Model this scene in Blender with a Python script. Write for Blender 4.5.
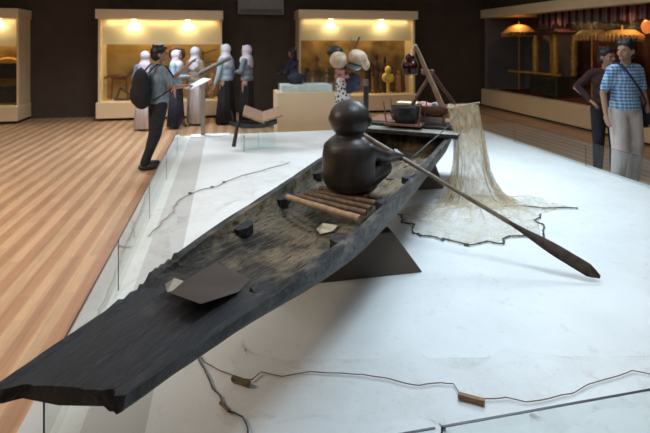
import bpy, bmesh, math, random
from math import sin, cos, tan, pi, radians, sqrt, atan2
from mathutils import Vector, Matrix, Euler, noise
R = random.Random(7)
SC = bpy.context.scene
COL = SC.collection
for o in list(bpy.data.objects): bpy.data.objects.remove(o)

# ------------------------------------------------------------ camera
F = 475.0; U0 = 325.0; V0 = 44.0; HC = 1.67; YAW = math.atan(100 / F)
cam = bpy.data.cameras.new('camera'); camo = bpy.data.objects.new('camera', cam); COL.objects.link(camo)
camo.location = (0, 0, HC); camo.rotation_euler = (radians(90), 0, -YAW)
cam.sensor_width = 36; cam.lens = F * 36 / 650; cam.shift_y = (V0 - 216.5) / 650
cam.dof.use_dof = True; cam.dof.focus_distance = 2.1; cam.dof.aperture_fstop = 4.8
cam.clip_start = .05
SC.camera = camo
SC.view_settings.view_transform = 'Standard'; SC.view_settings.look = 'None'
SC.view_settings.exposure = 0.0; SC.view_settings.gamma = 1
SC.view_settings.use_curve_mapping = False
# ------------------------------------------------------------ world and lights
W = bpy.data.worlds.new('world'); SC.world = W; W.use_nodes = True
W.node_tree.nodes['Background'].inputs[0].default_value = (.55, .7, 1, 1)
W.node_tree.nodes['Background'].inputs[1].default_value = .10

def area(name, loc, target, size, power, col, spread=160, sizey=None):
    l = bpy.data.lights.new(name, 'AREA'); l.size = size; l.energy = power; l.color = col
    l.spread = radians(spread)
    if sizey: l.shape = 'RECTANGLE'; l.size_y = sizey
    o = bpy.data.objects.new(name, l); COL.objects.link(o); o.location = loc
    o.rotation_euler = (Vector(target) - Vector(loc)).to_track_quat('-Z', 'Y').to_euler(); return o

def spot(name, loc, target, power, col, ang, blend=.6, rad=.12):
    l = bpy.data.lights.new(name, 'SPOT'); l.energy = power; l.color = col; l.spot_size = radians(ang)
    l.spot_blend = blend; l.shadow_soft_size = rad
    o = bpy.data.objects.new(name, l); COL.objects.link(o); o.location = loc
    o.rotation_euler = (Vector(target) - Vector(loc)).to_track_quat('-Z', 'Y').to_euler(); return o
COOL = (.70, .87, 1.0); WARM = (1, .80, .58)
area('platform_skylight', (3.0, 5.4, 3.72), (2.2, 4.6, 0), 1.5, 120, COOL, 110, 2.2)
area('platform_spot_near', (1.8, 2.6, 3.72), (1.5, 2.4, 0), .9, 26, COOL, 110)
area('hall_daylight_left', (-4.4, 3.8, 3.72), (-3.2, 4.6, 0), 2.5, 260, WARM, 130)
area('hall_light_back', (-1.5, 9.3, 3.72), (-1.3, 9.0, 0), 1.2, 90, (.86, .93, 1), 130)
area('added_ambient_fill', (0, 5.2, 3.76), (0, 5.2, 0), 11, 170, (.86, .93, 1), 180, 9)  # added fill for the hall's ambient light, not a real ceiling panel

# ------------------------------------------------------------ picture ray -> world point on a real plane
FW = Vector((sin(YAW), cos(YAW), 0)); RT = Vector((cos(YAW), -sin(YAW), 0))
def ray(u, v): return FW + RT * ((u - U0) / F) + Vector((0, 0, -(v - V0) / F))
O = Vector((0, 0, HC))
def PZ(u, v, z): d = ray(u, v); return O + d * ((z - HC) / d.z)
def PY(u, v, y): d = ray(u, v); return O + d * (y / d.y)
def PX(u, v, x): d = ray(u, v); return O + d * (x / d.x)
def PC(u, v, dep): return O + ray(u, v) * dep

# ------------------------------------------------------------ materials
def new_mat(name):
    m = bpy.data.materials.new(name); m.use_nodes = True
    return m, m.node_tree, m.node_tree.nodes['Principled BSDF']
def ramp(nt, fac, stops):
    r = nt.nodes.new('ShaderNodeValToRGB'); e = r.color_ramp.elements
    while len(e) < len(stops): e.new(.5)
    for i, (p, c) in enumerate(stops): e[i].position = p; e[i].color = (*c, 1)
    nt.links.new(fac, r.inputs[0]); return r.outputs[0]
def coords(nt, scale=(1, 1, 1), rot=(0, 0, 0)):
    t = nt.nodes.new('ShaderNodeTexCoord'); mp = nt.nodes.new('ShaderNodeMapping')
    mp.inputs['Scale'].default_value = scale; mp.inputs['Rotation'].default_value = rot
    nt.links.new(t.outputs['Object'], mp.inputs[0]); return mp.outputs[0]
def nz(nt, vec, scale, detail=4, rough=.55):
    n = nt.nodes.new('ShaderNodeTexNoise'); n.inputs['Scale'].default_value = scale
    n.inputs['Detail'].default_value = detail; n.inputs['Roughness'].default_value = rough
    nt.links.new(vec, n.inputs['Vector']); return n.outputs[0]
def mix(nt, fac, a, b, mode='MIX'):
    m = nt.nodes.new('ShaderNodeMix'); m.data_type = 'RGBA'; m.blend_type = mode
    for v, i in ((fac, 0), (a, 6), (b, 7)):
        if isinstance(v, (int, float)): m.inputs[i].default_value = v
        elif isinstance(v, tuple): m.inputs[i].default_value = (*v, 1)
        else: nt.links.new(v, m.inputs[i])
    return m.outputs[2]
def bump(nt, h, b, s=.3, d=.01):
    n = nt.nodes.new('ShaderNodeBump'); n.inputs['Strength'].default_value = s; n.inputs['Distance'].default_value = d
    nt.links.new(h, n.inputs['Height']); nt.links.new(n.outputs[0], b.inputs['Normal'])
def simple(name, c1, c2=None, rough=.6, scale=8, stretch=(1, 1, 1), bmp=0, metal=0, lo=.35, hi=.65, detail=4):
    m, nt, b = new_mat(name); b.inputs['Roughness'].default_value = rough; b.inputs['Metallic'].default_value = metal
    if c2 is None: c2 = tuple(min(1, x * 1.18) for x in c1)
    n = nz(nt, coords(nt, stretch), scale, detail)
    nt.links.new(ramp(nt, n, [(lo, c1), (hi, c2)]), b.inputs['Base Color'])
    if bmp: bump(nt, n, b, bmp)
    return m
def glass(name, tint=(.93, .955, .95), ior=1.45):
    m, nt, b = new_mat(name); nt.nodes.remove(b); out = nt.nodes['Material Output']
    t = nt.nodes.new('ShaderNodeBsdfTransparent'); t.inputs[0].default_value = (*tint, 1)
    g = nt.nodes.new('ShaderNodeBsdfGlossy'); g.inputs['Roughness'].default_value = .02
    f = nt.nodes.new('ShaderNodeFresnel'); f.inputs[0].default_value = ior
    x = nt.nodes.new('ShaderNodeMixShader')
    gm = nt.nodes.new('ShaderNodeNewGeometry'); iv = nt.nodes.new('ShaderNodeMath'); iv.operation = 'SUBTRACT'; iv.inputs[0].default_value = 1
    nt.links.new(gm.outputs['Backfacing'], iv.inputs[1]); mu = nt.nodes.new('ShaderNodeMath'); mu.operation = 'MULTIPLY'
    nt.links.new(iv.outputs[0], mu.inputs[0]); nt.links.new(f.outputs[0], mu.inputs[1])
    nt.links.new(mu.outputs[0], x.inputs[0]); nt.links.new(t.outputs[0], x.inputs[1]); nt.links.new(g.outputs[0], x.inputs[2])
    nt.links.new(x.outputs[0], out.inputs[0]); return m
def emis(name, c, s):
    m, nt, b = new_mat(name); b.inputs['Base Color'].default_value = (*c, 1)
    b.inputs['Emission Color'].default_value = (*c, 1); b.inputs['Emission Strength'].default_value = s; return m
def netmat(name, c1, c2, cell, lo, hi, fold=(1, 1, 1), fscale=6, base=.0):
    """threads of a fine net: noise folds decide how densely the threads overlap"""
    m, nt, b = new_mat(name); out = nt.nodes['Material Output']; b.inputs['Roughness'].default_value = .9
    n = nz(nt, coords(nt, fold), fscale, 5, .65)
    mr = nt.nodes.new('ShaderNodeMapRange'); mr.inputs[1].default_value = .35; mr.inputs[2].default_value = .68
    mr.inputs[3].default_value = lo; mr.inputs[4].default_value = hi; nt.links.new(n, mr.inputs[0])
    v = nt.nodes.new('ShaderNodeTexVoronoi'); v.feature = 'DISTANCE_TO_EDGE'; v.inputs['Scale'].default_value = cell
    nt.links.new(coords(nt), v.inputs['Vector'])
    lt = nt.nodes.new('ShaderNodeMath'); lt.operation = 'LESS_THAN'; lt.inputs[1].default_value = .07
    nt.links.new(v.outputs['Distance'], lt.inputs[0])
    ad = nt.nodes.new('ShaderNodeMath'); ad.operation = 'MULTIPLY_ADD'; ad.inputs[1].default_value = .35; 
    nt.links.new(lt.outputs[0], ad.inputs[0]); ad.inputs[2].default_value = base
    ml = nt.nodes.new('ShaderNodeMath'); ml.operation = 'ADD'; ml.use_clamp = True
    m2 = nt.nodes.new('ShaderNodeMath'); m2.operation = 'MULTIPLY'
    s2 = nt.nodes.new('ShaderNodeMath'); s2.operation = 'ADD'; s2.inputs[1].default_value = .65
    nt.links.new(ad.outputs[0], s2.inputs[0]); nt.links.new(s2.outputs[0], m2.inputs[0]); nt.links.new(mr.outputs[0], m2.inputs[1])
    t = nt.nodes.new('ShaderNodeBsdfTransparent'); x = nt.nodes.new('ShaderNodeMixShader')
    nt.links.new(ramp(nt, n, [(.35, c1), (.65, c2)]), b.inputs['Base Color'])
    nt.links.new(m2.outputs[0], x.inputs[0]); nt.links.new(t.outputs[0], x.inputs[1]); nt.links.new(b.outputs[0], x.inputs[2])
    nt.links.new(x.outputs[0], out.inputs[0]); return m

def floor_mat():
    m, nt, b = new_mat('striped_parquet')
    t = nt.nodes.new('ShaderNodeTexCoord'); s = nt.nodes.new('ShaderNodeSeparateXYZ'); nt.links.new(t.outputs['Object'], s.inputs[0])
    w = nt.nodes.new('ShaderNodeTexWave'); w.wave_type = 'BANDS'; w.bands_direction = 'X'; w.wave_profile = 'SIN'
    w.inputs['Scale'].default_value = .314 / .20; w.inputs['Distortion'].default_value = 0
    nt.links.new(coords(nt), w.inputs['Vector'])
    br = nt.nodes.new('ShaderNodeTexBrick'); br.inputs['Scale'].default_value = 1
    br.inputs['Brick Width'].default_value = .62; br.inputs['Row Height'].default_value = .075; br.inputs['Mortar Size'].default_value = .0016
    br.inputs['Color1'].default_value = (.40, .40, .40, 1); br.inputs['Color2'].default_value = (.62, .62, .62, 1)
    br.inputs['Mortar'].default_value = (.25, .25, .25, 1)
    nt.links.new(coords(nt, (1, 1, 1), (0, 0, radians(90))), br.inputs['Vector'])
    gr = nz(nt, coords(nt, (14, 1.2, 1)), 3, 5)
    c = ramp(nt, w.outputs[0], [(.30, (.38, .215, .125)), (.66, (.50, .33, .20))])
    c = mix(nt, .45, c, br.outputs[0], 'OVERLAY')
    c = mix(nt, .3, c, ramp(nt, gr, [(.3, (.35, .35, .35)), (.7, (.65, .65, .65))]), 'OVERLAY')
    nt.links.new(c, b.inputs['Base Color']); b.inputs['Roughness'].default_value = .42
    b.inputs['Specular IOR Level'].default_value = .35
    return m
def platform_mat():
    m, nt, b = new_mat('white_platform_cloth')
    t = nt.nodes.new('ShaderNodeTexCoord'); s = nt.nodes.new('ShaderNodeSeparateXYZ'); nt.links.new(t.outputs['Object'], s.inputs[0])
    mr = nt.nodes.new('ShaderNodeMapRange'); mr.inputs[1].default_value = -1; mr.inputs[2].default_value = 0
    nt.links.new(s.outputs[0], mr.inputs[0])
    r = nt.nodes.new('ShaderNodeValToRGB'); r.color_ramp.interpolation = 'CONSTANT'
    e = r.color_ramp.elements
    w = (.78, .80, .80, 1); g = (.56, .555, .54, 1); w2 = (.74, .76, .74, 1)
    for p, cc in ((0, g), (.305, w2), (.425, g), (.68, w)):  # grey and pale left bands paint the glass barrier's reflections into the cloth colour
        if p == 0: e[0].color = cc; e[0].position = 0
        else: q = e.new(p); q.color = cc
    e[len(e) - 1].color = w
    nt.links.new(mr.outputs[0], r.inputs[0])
    n = nz(nt, coords(nt), 2.2, 6, .6)
    c = mix(nt, 1.0, r.outputs[0], ramp(nt, n, [(.3, (.90, .90, .89)), (.65, (1, 1, 1))]), 'MULTIPLY')
    n2 = nz(nt, coords(nt), 14, 6, .7)
    c = mix(nt, 1.0, c, ramp(nt, n2, [(.28, (.86, .83, .77)), (.42, (1, 1, 1))]), 'MULTIPLY')
    nt.links.new(c, b.inputs['Base Color']); b.inputs['Roughness'].default_value = .55
    bump(nt, n, b, .25, .02)
    return m
def charred(name, dark, mid, tan, amt, rough=.5, grow=False):
    m, nt, b = new_mat(name)
    g = nz(nt, coords(nt, (13, 1.1, 2.5)), 3.2, 7, .65); l = nz(nt, coords(nt, (1.6, 1, 1)), 3.6, 5, .6)
    if grow:      # dust gathers away from the worn solid tip of the boat
        tc = nt.nodes.new('ShaderNodeTexCoord'); sp = nt.nodes.new('ShaderNodeSeparateXYZ'); nt.links.new(tc.outputs['Object'], sp.inputs[0])
        mr = nt.nodes.new('ShaderNodeMapRange'); mr.inputs[1].default_value = .6; mr.inputs[2].default_value = 1.3; mr.inputs[3].default_value = -.22; mr.inputs[4].default_value = 0
        nt.links.new(sp.outputs[1], mr.inputs[0]); ad = nt.nodes.new('ShaderNodeMath'); ad.operation = 'ADD'; nt.links.new(mr.outputs[0], ad.inputs[0]); nt.links.new(l, ad.inputs[1]); l = ad.outputs[0]
    c = ramp(nt, g, [(.30, dark), (.52, mid), (.74, tuple(x * 1.9 for x in mid))])
    c = mix(nt, ramp(nt, l, [(amt, (0, 0, 0)), (amt + .20, (1, 1, 1))]), c, tan)
    fn = nz(nt, coords(nt, (26, 2.2, 5)), 4.5, 6, .75)
    c = mix(nt, ramp(nt, fn, [(.53, (0, 0, 0)), (.66, (.6, .6, .6))]), c, tan)
    c = mix(nt, ramp(nt, fn, [(.38, (1, 1, 1)), (.46, (0, 0, 0))]), c, (.002, .002, .002))
    c2 = mix(nt, .55, c, ramp(nt, g, [(.25, (.2, .2, .2)), (.7, (.8, .8, .8))]), 'OVERLAY')
    nt.links.new(c2, b.inputs['Base Color']); b.inputs['Roughness'].default_value = rough; b.inputs['Specular IOR Level'].default_value = .55 if amt > .6 else .35
    mx = nt.nodes.new('ShaderNodeMath'); mx.operation = 'ADD'; nt.links.new(g, mx.inputs[0]); nt.links.new(fn, mx.inputs[1])
    bump(nt, mx.outputs[0], b, .9, .014); return m

M = {}
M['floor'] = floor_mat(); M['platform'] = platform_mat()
M['wall'] = simple('dark_brown_paint', (.062, .042, .030), (.072, .050, .036), .85, 3)
M['ceil'] = simple('ceiling_paint', (.35, .34, .33), None, .9, 3)
M['cream'] = simple('cream_lacquer', (.78, .60, .37), (.82, .63, .40), .5, 2)
M['cream_pale'] = simple('pale_cream_panel', (.72, .60, .40), (.76, .64, .44), .6, 2)
M['plinth'] = simple('beige_plinth_laminate', (.78, .60, .38), (.82, .64, .42), .5, 2)
M['glass'] = glass('clear_glass'); M['glass_green'] = glass('greenish_glass', (.93, .97, .955))
M['metal'] = simple('brushed_steel', (.45, .44, .42), None, .3, 30, metal=1)
M['metal_dark'] = simple('dark_metal', (.05, .05, .055), None, .4, 20, metal=.6)
M['black'] = simple('black_wood', (.012, .011, .012), (.03, .028, .028), .45, 12)
M['blackgloss'] = simple('black_glaze', (.012, .014, .018), (.02, .022, .028), .18, 6)
M['white'] = simple('white_card', (.80, .82, .85), None, .7, 6)
M['hull_out'] = charred('charred_boat_wood', (.0015, .002, .0035), (.012, .014, .021), (.10, .090, .078), .64, .40)
M['hull_in'] = charred('dusty_boat_interior', (.008, .008, .010), (.045, .037, .028), (.25, .19, .12), .40, .55, True)
M['rim'] = charred('worn_boat_rim', (.004, .005, .008), (.026, .026, .028), (.24, .21, .17), .50, .42)
M['pole_wood'] = simple('brown_pole_wood', (.08, .045, .025), (.19, .11, .06), .6, 5, (8, 1, 8), .3)
M['pole_light'] = simple('pale_pole_wood', (.30, .18, .10), (.46, .29, .18), .55, 5, (6, 6, 1), .2)
M['red_wood'] = simple('reddish_wood', (.13, .060, .038), (.25, .125, .085), .5, 5, (1, 6, 6), .2)
M['dark_red'] = simple('dark_red_wood', (.07, .022, .016), (.13, .045, .03), .5, 6)
M['statue'] = simple('dark_carved_wood', (.010, .008, .007), (.042, .033, .027), .40, 9, (1, 1, .4), .5)
M['support'] = simple('brown_support_board', (.085, .062, .045), (.10, .074, .055), .6, 3)
M['board'] = simple('grey_brown_board', (.14, .108, .095), (.18, .145, .13), .5, 4)
M['oar'] = simple('dark_oar_wood', (.022, .014, .010), (.075, .048, .034), .4, 5, (5, 5, 1), .3)
M['oar_shaft'] = simple('worn_oar_shaft', (.13, .085, .055), (.28, .20, .14), .45, 6, (3, 3, 3), .3)
M['net'] = netmat('tan_fishing_net', (.36, .26, .14), (.62, .48, .30), 60, .12, .72, (7, 7, .7), 3.4)
M['net_floor'] = netmat('tan_net_on_cloth', (.42, .31, .18), (.70, .58, .40), 42, .10, .66, (1, 1, 1), 9)
M['net_fine'] = netmat('fine_pale_net', (.42, .31, .25), (.56, .44, .37), 26, .0, .11, (1, 1, 1), 5)
M['cord_brown'] = simple('brown_cord', (.20, .11, .08), None, .8, 20)
M['cord_dark'] = simple('dark_weighted_cord', (.035, .04, .045), (.10, .11, .10), .7, 30)
M['cord_tan'] = simple('tan_cord', (.30, .24, .16), None, .8, 20)
M['float'] = simple('cork_float_wood', (.24, .11, .045), (.40, .20, .09), .6, 20, (1, 1, 1), .4)
M['float_dark'] = simple('dark_float_wood', (.10, .07, .035), (.22, .15, .08), .6, 20)
M['woven'] = simple('woven_brown_mat', (.25, .15, .09), (.42, .27, .17), .8, 30, (1, 4, 1), .3)
M['ball'] = simple('cream_woven_ball', (.40, .28, .18), (.66, .54, .41), .7, 8)
M['navy'] = simple('navy_cloth', (.012, .014, .03), (.03, .035, .07), .8, 8)
M['amber'] = glass('dark_red_lamp_glass', (.30, .03, .03))
M['skin'] = simple('skin', (.36, .19, .12), (.42, .23, .15), .5, 4)
M['hair'] = simple('black_hair', (.006, .005, .005), (.02, .016, .014), .4, 30)
M['hijab'] = simple('white_headscarf', (.62, .62, .72), (.74, .74, .82), .85, 5)
M['hijab2'] = simple('lilac_white_headscarf', (.55, .52, .64), (.68, .64, .74), .85, 5)
M['lblue'] = simple('light_blue_blouse', (.28, .42, .55), (.40, .54, .66), .85, 6)
M['gblue'] = simple('grey_blue_shirt', (.13, .18, .24), (.24, .32, .39), .85, 40, (1, 1, .2))
M['taupe'] = simple('taupe_blouse', (.24, .20, .16), (.32, .27, .22), .85, 6)
M['blackcloth'] = simple('black_skirt_cloth', (.006, .006, .009), (.015, .015, .02), .9, 6)
M['whiteskirt'] = simple('pale_skirt_cloth', (.52, .48, .52), (.68, .63, .66), .85, 6, (6, 6, .5))
M['trouser_dark'] = simple('dark_jeans', (.010, .011, .018), (.02, .022, .032), .9, 20)
M['trouser_pale'] = simple('pale_cotton_trousers', (.46, .40, .38), (.60, .53, .50), .85, 6, (3, 3, .6))
M['maroon'] = simple('maroon_shirt', (.022, .006, .005), (.045, .010, .008), .85, 6)
M['purple'] = simple('dark_blue_blouse', (.014, .014, .05), (.04, .035, .13), .8, 6)
M['ochre'] = simple('ochre_painted_backdrop', (.20, .11, .03), (.42, .28, .095), .8, 1.6, (1, 1, 1.4), lo=.3, hi=.7, detail=6)
M['brown_backdrop'] = simple('brown_painted_backdrop', (.09, .04, .015), (.36, .22, .07), .8, 2.2, lo=.35, hi=.65, detail=6)
M['lilac'] = simple('greyish_backdrop', (.16, .135, .15), (.20, .17, .185), .8, 2)
M['carving'] = simple('brown_carving', (.10, .035, .015), (.20, .075, .03), .5, 12)
M['gold'] = simple('gold_trim', (.55, .24, .04), (.80, .42, .09), .45, 14, metal=.2)
M['yellowcloth'] = simple('yellow_silk', (.55, .26, .04), (.75, .42, .08), .6, 10)
M['red'] = simple('dark_red_velvet', (.075, .006, .005), (.13, .010, .008), .8, 4, (6, 6, .4))
M['darkgreen'] = simple('dark_carved_green', (.02, .022, .016), (.07, .06, .035), .5, 18)
M['yellow'] = simple('yellow_cloth', (.65, .42, .05), (.80, .55, .10), .6, 9)
def stripes(name, ca, cb, axis, n, cc=None, axis2=None):
    m, nt, b = new_mat(name); b.inputs['Roughness'].default_value = .85
    def w(ax, f):
        x = nt.nodes.new('ShaderNodeTexWave'); x.bands_direction = ax; x.inputs['Scale'].default_value = f * .314
        x.inputs['Distortion'].default_value = .4; nt.links.new(coords(nt), x.inputs['Vector']); return x.outputs[0]
    c = ramp(nt, w(axis, n), [(.35, ca), (.6, cb)])
    if axis2: c = mix(nt, .55, c, ramp(nt, w(axis2, n), [(.35, ca), (.6, cc)]))
    nt.links.new(c, b.inputs['Base Color']); return m
M['check'] = stripes('blue_checked_shirt', (.035, .12, .30), (.36, .52, .68), 'X', 26, (.42, .60, .76), 'Z')
M['valance'] = stripes('red_white_valance', (.12, .008, .01), (.42, .28, .30), 'Y', 9)
def spots(name):
    m, nt, b = new_mat(name); v = nt.nodes.new('ShaderNodeTexVoronoi'); v.inputs['Scale'].default_value = 22
    nt.links.new(coords(nt), v.inputs['Vector'])
    nt.links.new(ramp(nt, v.outputs['Distance'], [(.34, (.02, .02, .025)), (.42, (.62, .58, .56))]), b.inputs['Base Color'])
    b.inputs['Roughness'].default_value = .8; return m
M['spotted'] = spots('spotted_cloth')

# ------------------------------------------------------------ mesh helpers
def B(): return bmesh.new()
def box(bm, c, s, rz=0, rx=0, ry=0, bev=0):
    g = bmesh.ops.create_cube(bm, size=1)['verts']
    mt = Matrix.Translation(c) @ Euler((rx, ry, rz)).to_matrix().to_4x4() @ Matrix.Diagonal((s[0], s[1], s[2], 1))
    bmesh.ops.transform(bm, matrix=mt, verts=g)
    if bev:
        es = list({e for v in g for e in v.link_edges})
        bmesh.ops.bevel(bm, geom=es, offset=bev, segments=2, affect='EDGES', profile=.5)
def box2(bm, a, b, bev=0):
    a = Vector(a); b = Vector(b); box(bm, (a + b) / 2, tuple(abs(x) for x in (b - a)), bev=bev)
def ell(bm, c, r, rot=(0, 0, 0), sub=3):
    g = bmesh.ops.create_icosphere(bm, subdivisions=sub, radius=1)['verts']
    if isinstance(r, (int, float)): r = (r, r, r)
    bmesh.ops.transform(bm, matrix=Matrix.Translation(c) @ Euler(rot).to_matrix().to_4x4() @ Matrix.Diagonal((*r, 1)), verts=g)
def tube(bm, pts, rad, seg=10, cap=True, flat=1):
    pts = [Vector(p) for p in pts]; n = len(pts)
    if isinstance(rad, (int, float)): rad = [rad] * n
    rings = []; up = None
    for i, p in enumerate(pts):
        t = (pts[min(i + 1, n - 1)] - pts[max(i - 1, 0)]).normalized()
        if up is None: up = Vector((0, 0, 1)) if abs(t.z) < .9 else Vector((0, 1, 0))
        x = t.cross(up).normalized(); y = x.cross(t).normalized(); up = y
        rings.append([bm.verts.new(p + (x * cos(2 * pi * k / seg) + y * sin(2 * pi * k / seg) * flat) * rad[i]) for k in range(seg)])
    for a, b in zip(rings, rings[1:]):
        for k in range(seg): bm.faces.new((a[k], a[(k + 1) % seg], b[(k + 1) % seg], b[k]))
    if cap: bm.faces.new(rings[0][::-1]); bm.faces.new(rings[-1])
def caps(bm, a, b, ra, rb, seg=14):
    tube(bm, [a, b], [ra, rb], seg); ell(bm, a, ra, sub=2); ell(bm, b, rb, sub=2)
def lathe(bm, prof, c=(0, 0, 0), seg=28, sx=1, sy=1, fold=0, nf=9, closed=False):
    rings = []
    for j, (r, z) in enumerate(prof):
        rings.append([bm.verts.new((c[0] + sx * r * (1 + fold * (1 if j else .2) * sin(nf * 2 * pi * k / seg + j * .3)) * cos(2 * pi * k / seg),
                                    c[1] + sy * r * (1 + fold * sin(nf * 2 * pi * k / seg + j * .3)) * sin(2 * pi * k / seg), c[2] + z)) for k in range(seg)])
    for a, b in zip(rings, rings[1:]):
        for k in range(seg): bm.faces.new((a[k], a[(k + 1) % seg], b[(k + 1) % seg], b[k]))
    bm.faces.new(rings[0][::-1]); bm.faces.new(rings[-1])
MW = {}
def thing(name, label, cat, loc=(0, 0, 0), rz=0, group=None, s=1):
    o = bpy.data.objects.new(name, None); COL.objects.link(o); o.empty_display_size = .1
    o.location = loc; o.rotation_euler = (0, 0, rz); o.scale = (s, s, s)
    o['label'] = label; o['category'] = cat
    if group: o['group'] = group
    MW[o.name] = Matrix.Translation(loc) @ Matrix.Rotation(rz, 4, 'Z') @ Matrix.Scale(s, 4)
    return o
def tag(o, label, cat, group=None, kind=None):
    o['label'] = label; o['category'] = cat
    if group: o['group'] = group
    if kind: o['kind'] = kind
    return o
def obj(name, bm, mat, parent=None, smooth=False, local=False, origin=None):
    """one mesh object; geometry given in world space is moved into its parent's frame unless local"""
    bmesh.ops.recalc_face_normals(bm, faces=bm.faces)
    me = bpy.data.meshes.new(name)
    if parent is not None and not local: bm.transform(MW[parent.name].inverted())
    if origin is not None: bm.transform(Matrix.Translation(-Vector(origin)))
    bm.to_mesh(me); bm.free()
    for mm in (mat if isinstance(mat, list) else [mat]): me.materials.append(M[mm] if isinstance(mm, str) else mm)
    o = bpy.data.objects.new(name, me); COL.objects.link(o)
    if origin is not None: o.location = origin
    if parent is not None: o.parent = parent; MW[o.name] = MW[parent.name]
    if smooth:
        for p in me.polygons: p.use_smooth = True
    return o
def autosmooth(o, ang=40):
    me = o.data
    bm = bmesh.new(); bm.from_mesh(me)
    for e in bm.edges:
        e.smooth = not (len(e.link_faces) == 2 and e.calc_face_angle(0) > radians(ang))
    for f in bm.faces: f.smooth = True
    bm.to_mesh(me); bm.free(); return o
def blob(name, bm, mat, parent=None, vox=.012, it=4, fac=.5, local=False):
    """fuse overlapping solids into ONE continuous skin"""
    if parent is not None and not local: bm.transform(MW[parent.name].inverted())
    me = bpy.data.meshes.new('t'); bm.to_mesh(me); bm.free(); t = bpy.data.objects.new('t', me); COL.objects.link(t)
    r = t.modifiers.new('r', 'REMESH'); r.mode = 'VOXEL'; r.voxel_size = vox
    s = t.modifiers.new('s', 'SMOOTH'); s.iterations = it; s.factor = fac
    dg = bpy.context.evaluated_depsgraph_get(); me2 = bpy.data.meshes.new_from_object(t.evaluated_get(dg))
    bpy.data.objects.remove(t); me2.name = name; me2.materials.clear(); me2.materials.append(M[mat])
    o = bpy.data.objects.new(name, me2); COL.objects.link(o)
    if parent is not None: o.parent = parent; MW[o.name] = MW[parent.name]
    for p in me2.polygons: p.use_smooth = True
    return o
def struct(name, bm, mat, parent=None):
    o = obj(name, bm, mat, parent)
    if parent is None: o['kind'] = 'structure'
    return o

# ------------------------------------------------------------ room shell
XW = 7.35; YB = 12.6; ZP = .10; CH = 3.8; FZ = -.12; XB = XW + 1.28
b = B(); box2(b, (-9, -2, FZ - .1), (XB + .02, YB, FZ)); struct('floor', b, 'floor')
b = B(); box2(b, (-9, YB, FZ), (XB + .02, YB + .2, CH)); struct('wall_back', b, 'wall')
b = B(); box2(b, (-9.2, -2, FZ), (-9, YB + .2, CH)); struct('wall_left', b, 'wall')
b = B(); box2(b, (XB + .02, -2, FZ), (XB + .22, YB + .2, CH)); box2(b, (XW + .12, -2, 2.66), (XB + .02, YB, CH)); struct('wall_right', b, 'wall')
b = B(); box2(b, (-9.2, -2.2, CH), (XB + .22, YB + .2, CH + .1)); struct('ceiling', b, 'ceil')
b = B(); box2(b, (-9.2, -2.2, FZ), (XB + .22, -2, CH)); struct('wall_front', b, 'ceil')
b = B(); box2(b, (-2.78, YB - .012, FZ), (-2.765, YB, CH)); box2(b, (.53, YB - .012, FZ), (.545, YB, CH)); struct('trim_1', b, 'wall')

# platform
PXL, PXR, PYN, PYF = -.825, 4.62, .9, 8.45
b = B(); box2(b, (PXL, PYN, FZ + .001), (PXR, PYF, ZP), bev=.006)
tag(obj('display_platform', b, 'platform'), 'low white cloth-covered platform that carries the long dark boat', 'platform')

# glass barrier round the platform
GZ = .42
def barrier(name, label, a, bb, n, gap=.012, grp='low glass barrier panels round the white platform', clips=None):
    a = Vector((*a, ZP)); bb = Vector((*bb, ZP)); d = (bb - a); L = d.length; d.normalize(); rz = atan2(d.y, d.x)
    for i in range(n):
        l0 = L * i / n + gap; l1 = L * (i + 1) / n - gap; mid = a + d * (l0 + l1) / 2
        t = thing('glass_barrier_panel', label[i], 'glass panel', mid, rz, grp)
        q = B(); box(q, (0, 0, (GZ - ZP) / 2), (l1 - l0, .010, GZ - ZP - .002)); obj('pane', q, 'glass', t, local=True)
        q = B(); box(q, (0, 0, GZ - ZP + .002), (l1 - l0, .008, .0025)); obj('polished_edge', q, 'metal_dark', t, local=True)
        q = B(); px = -(l1 - l0) / 2
        tube(q, [(px, 0, 0), (px, 0, GZ - ZP + .005)], .0035, 8)
        gp = obj('post', q, 'metal_dark', t, local=True)
        q = B(); ell(q, (px, 0, GZ - ZP - .03), .011, sub=2); obj('clamp', q, 'metal', gp, local=True)
gx = -.655 - .01
barrier('l', ['glass panel at left edge of platform beside the boat tip', 'second glass panel along the left platform edge from the boat tip',
              'third glass panel along left edge, nearest behind the black-backpack man', 'glass panel at left edge in front of the visitors',
              'farthest glass panel on left platform edge below the reading stand'], (gx, 1.95), (gx, 8.3), 5)
barrier('n', ['near-edge glass panel under the boat tip, cut by the bottom of frame'], (-.60, 1.437), (.68, 1.437), 1)
barrier('n', ['long glass panel at near platform edge in the bottom right corner'], (.68, 1.437), (3.6, 1.437), 1)
barrier('r', ['glass panel on right platform edge closest to the photographer', 'glass panel on right platform edge in front of the man in checked shirt',
              'glass panel on right platform edge beyond the checked-shirt man', 'farthest glass panel on right platform edge near hanging net'], (PXR - .1, 2.2), (PXR - .1, 8.3), 4)

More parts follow.
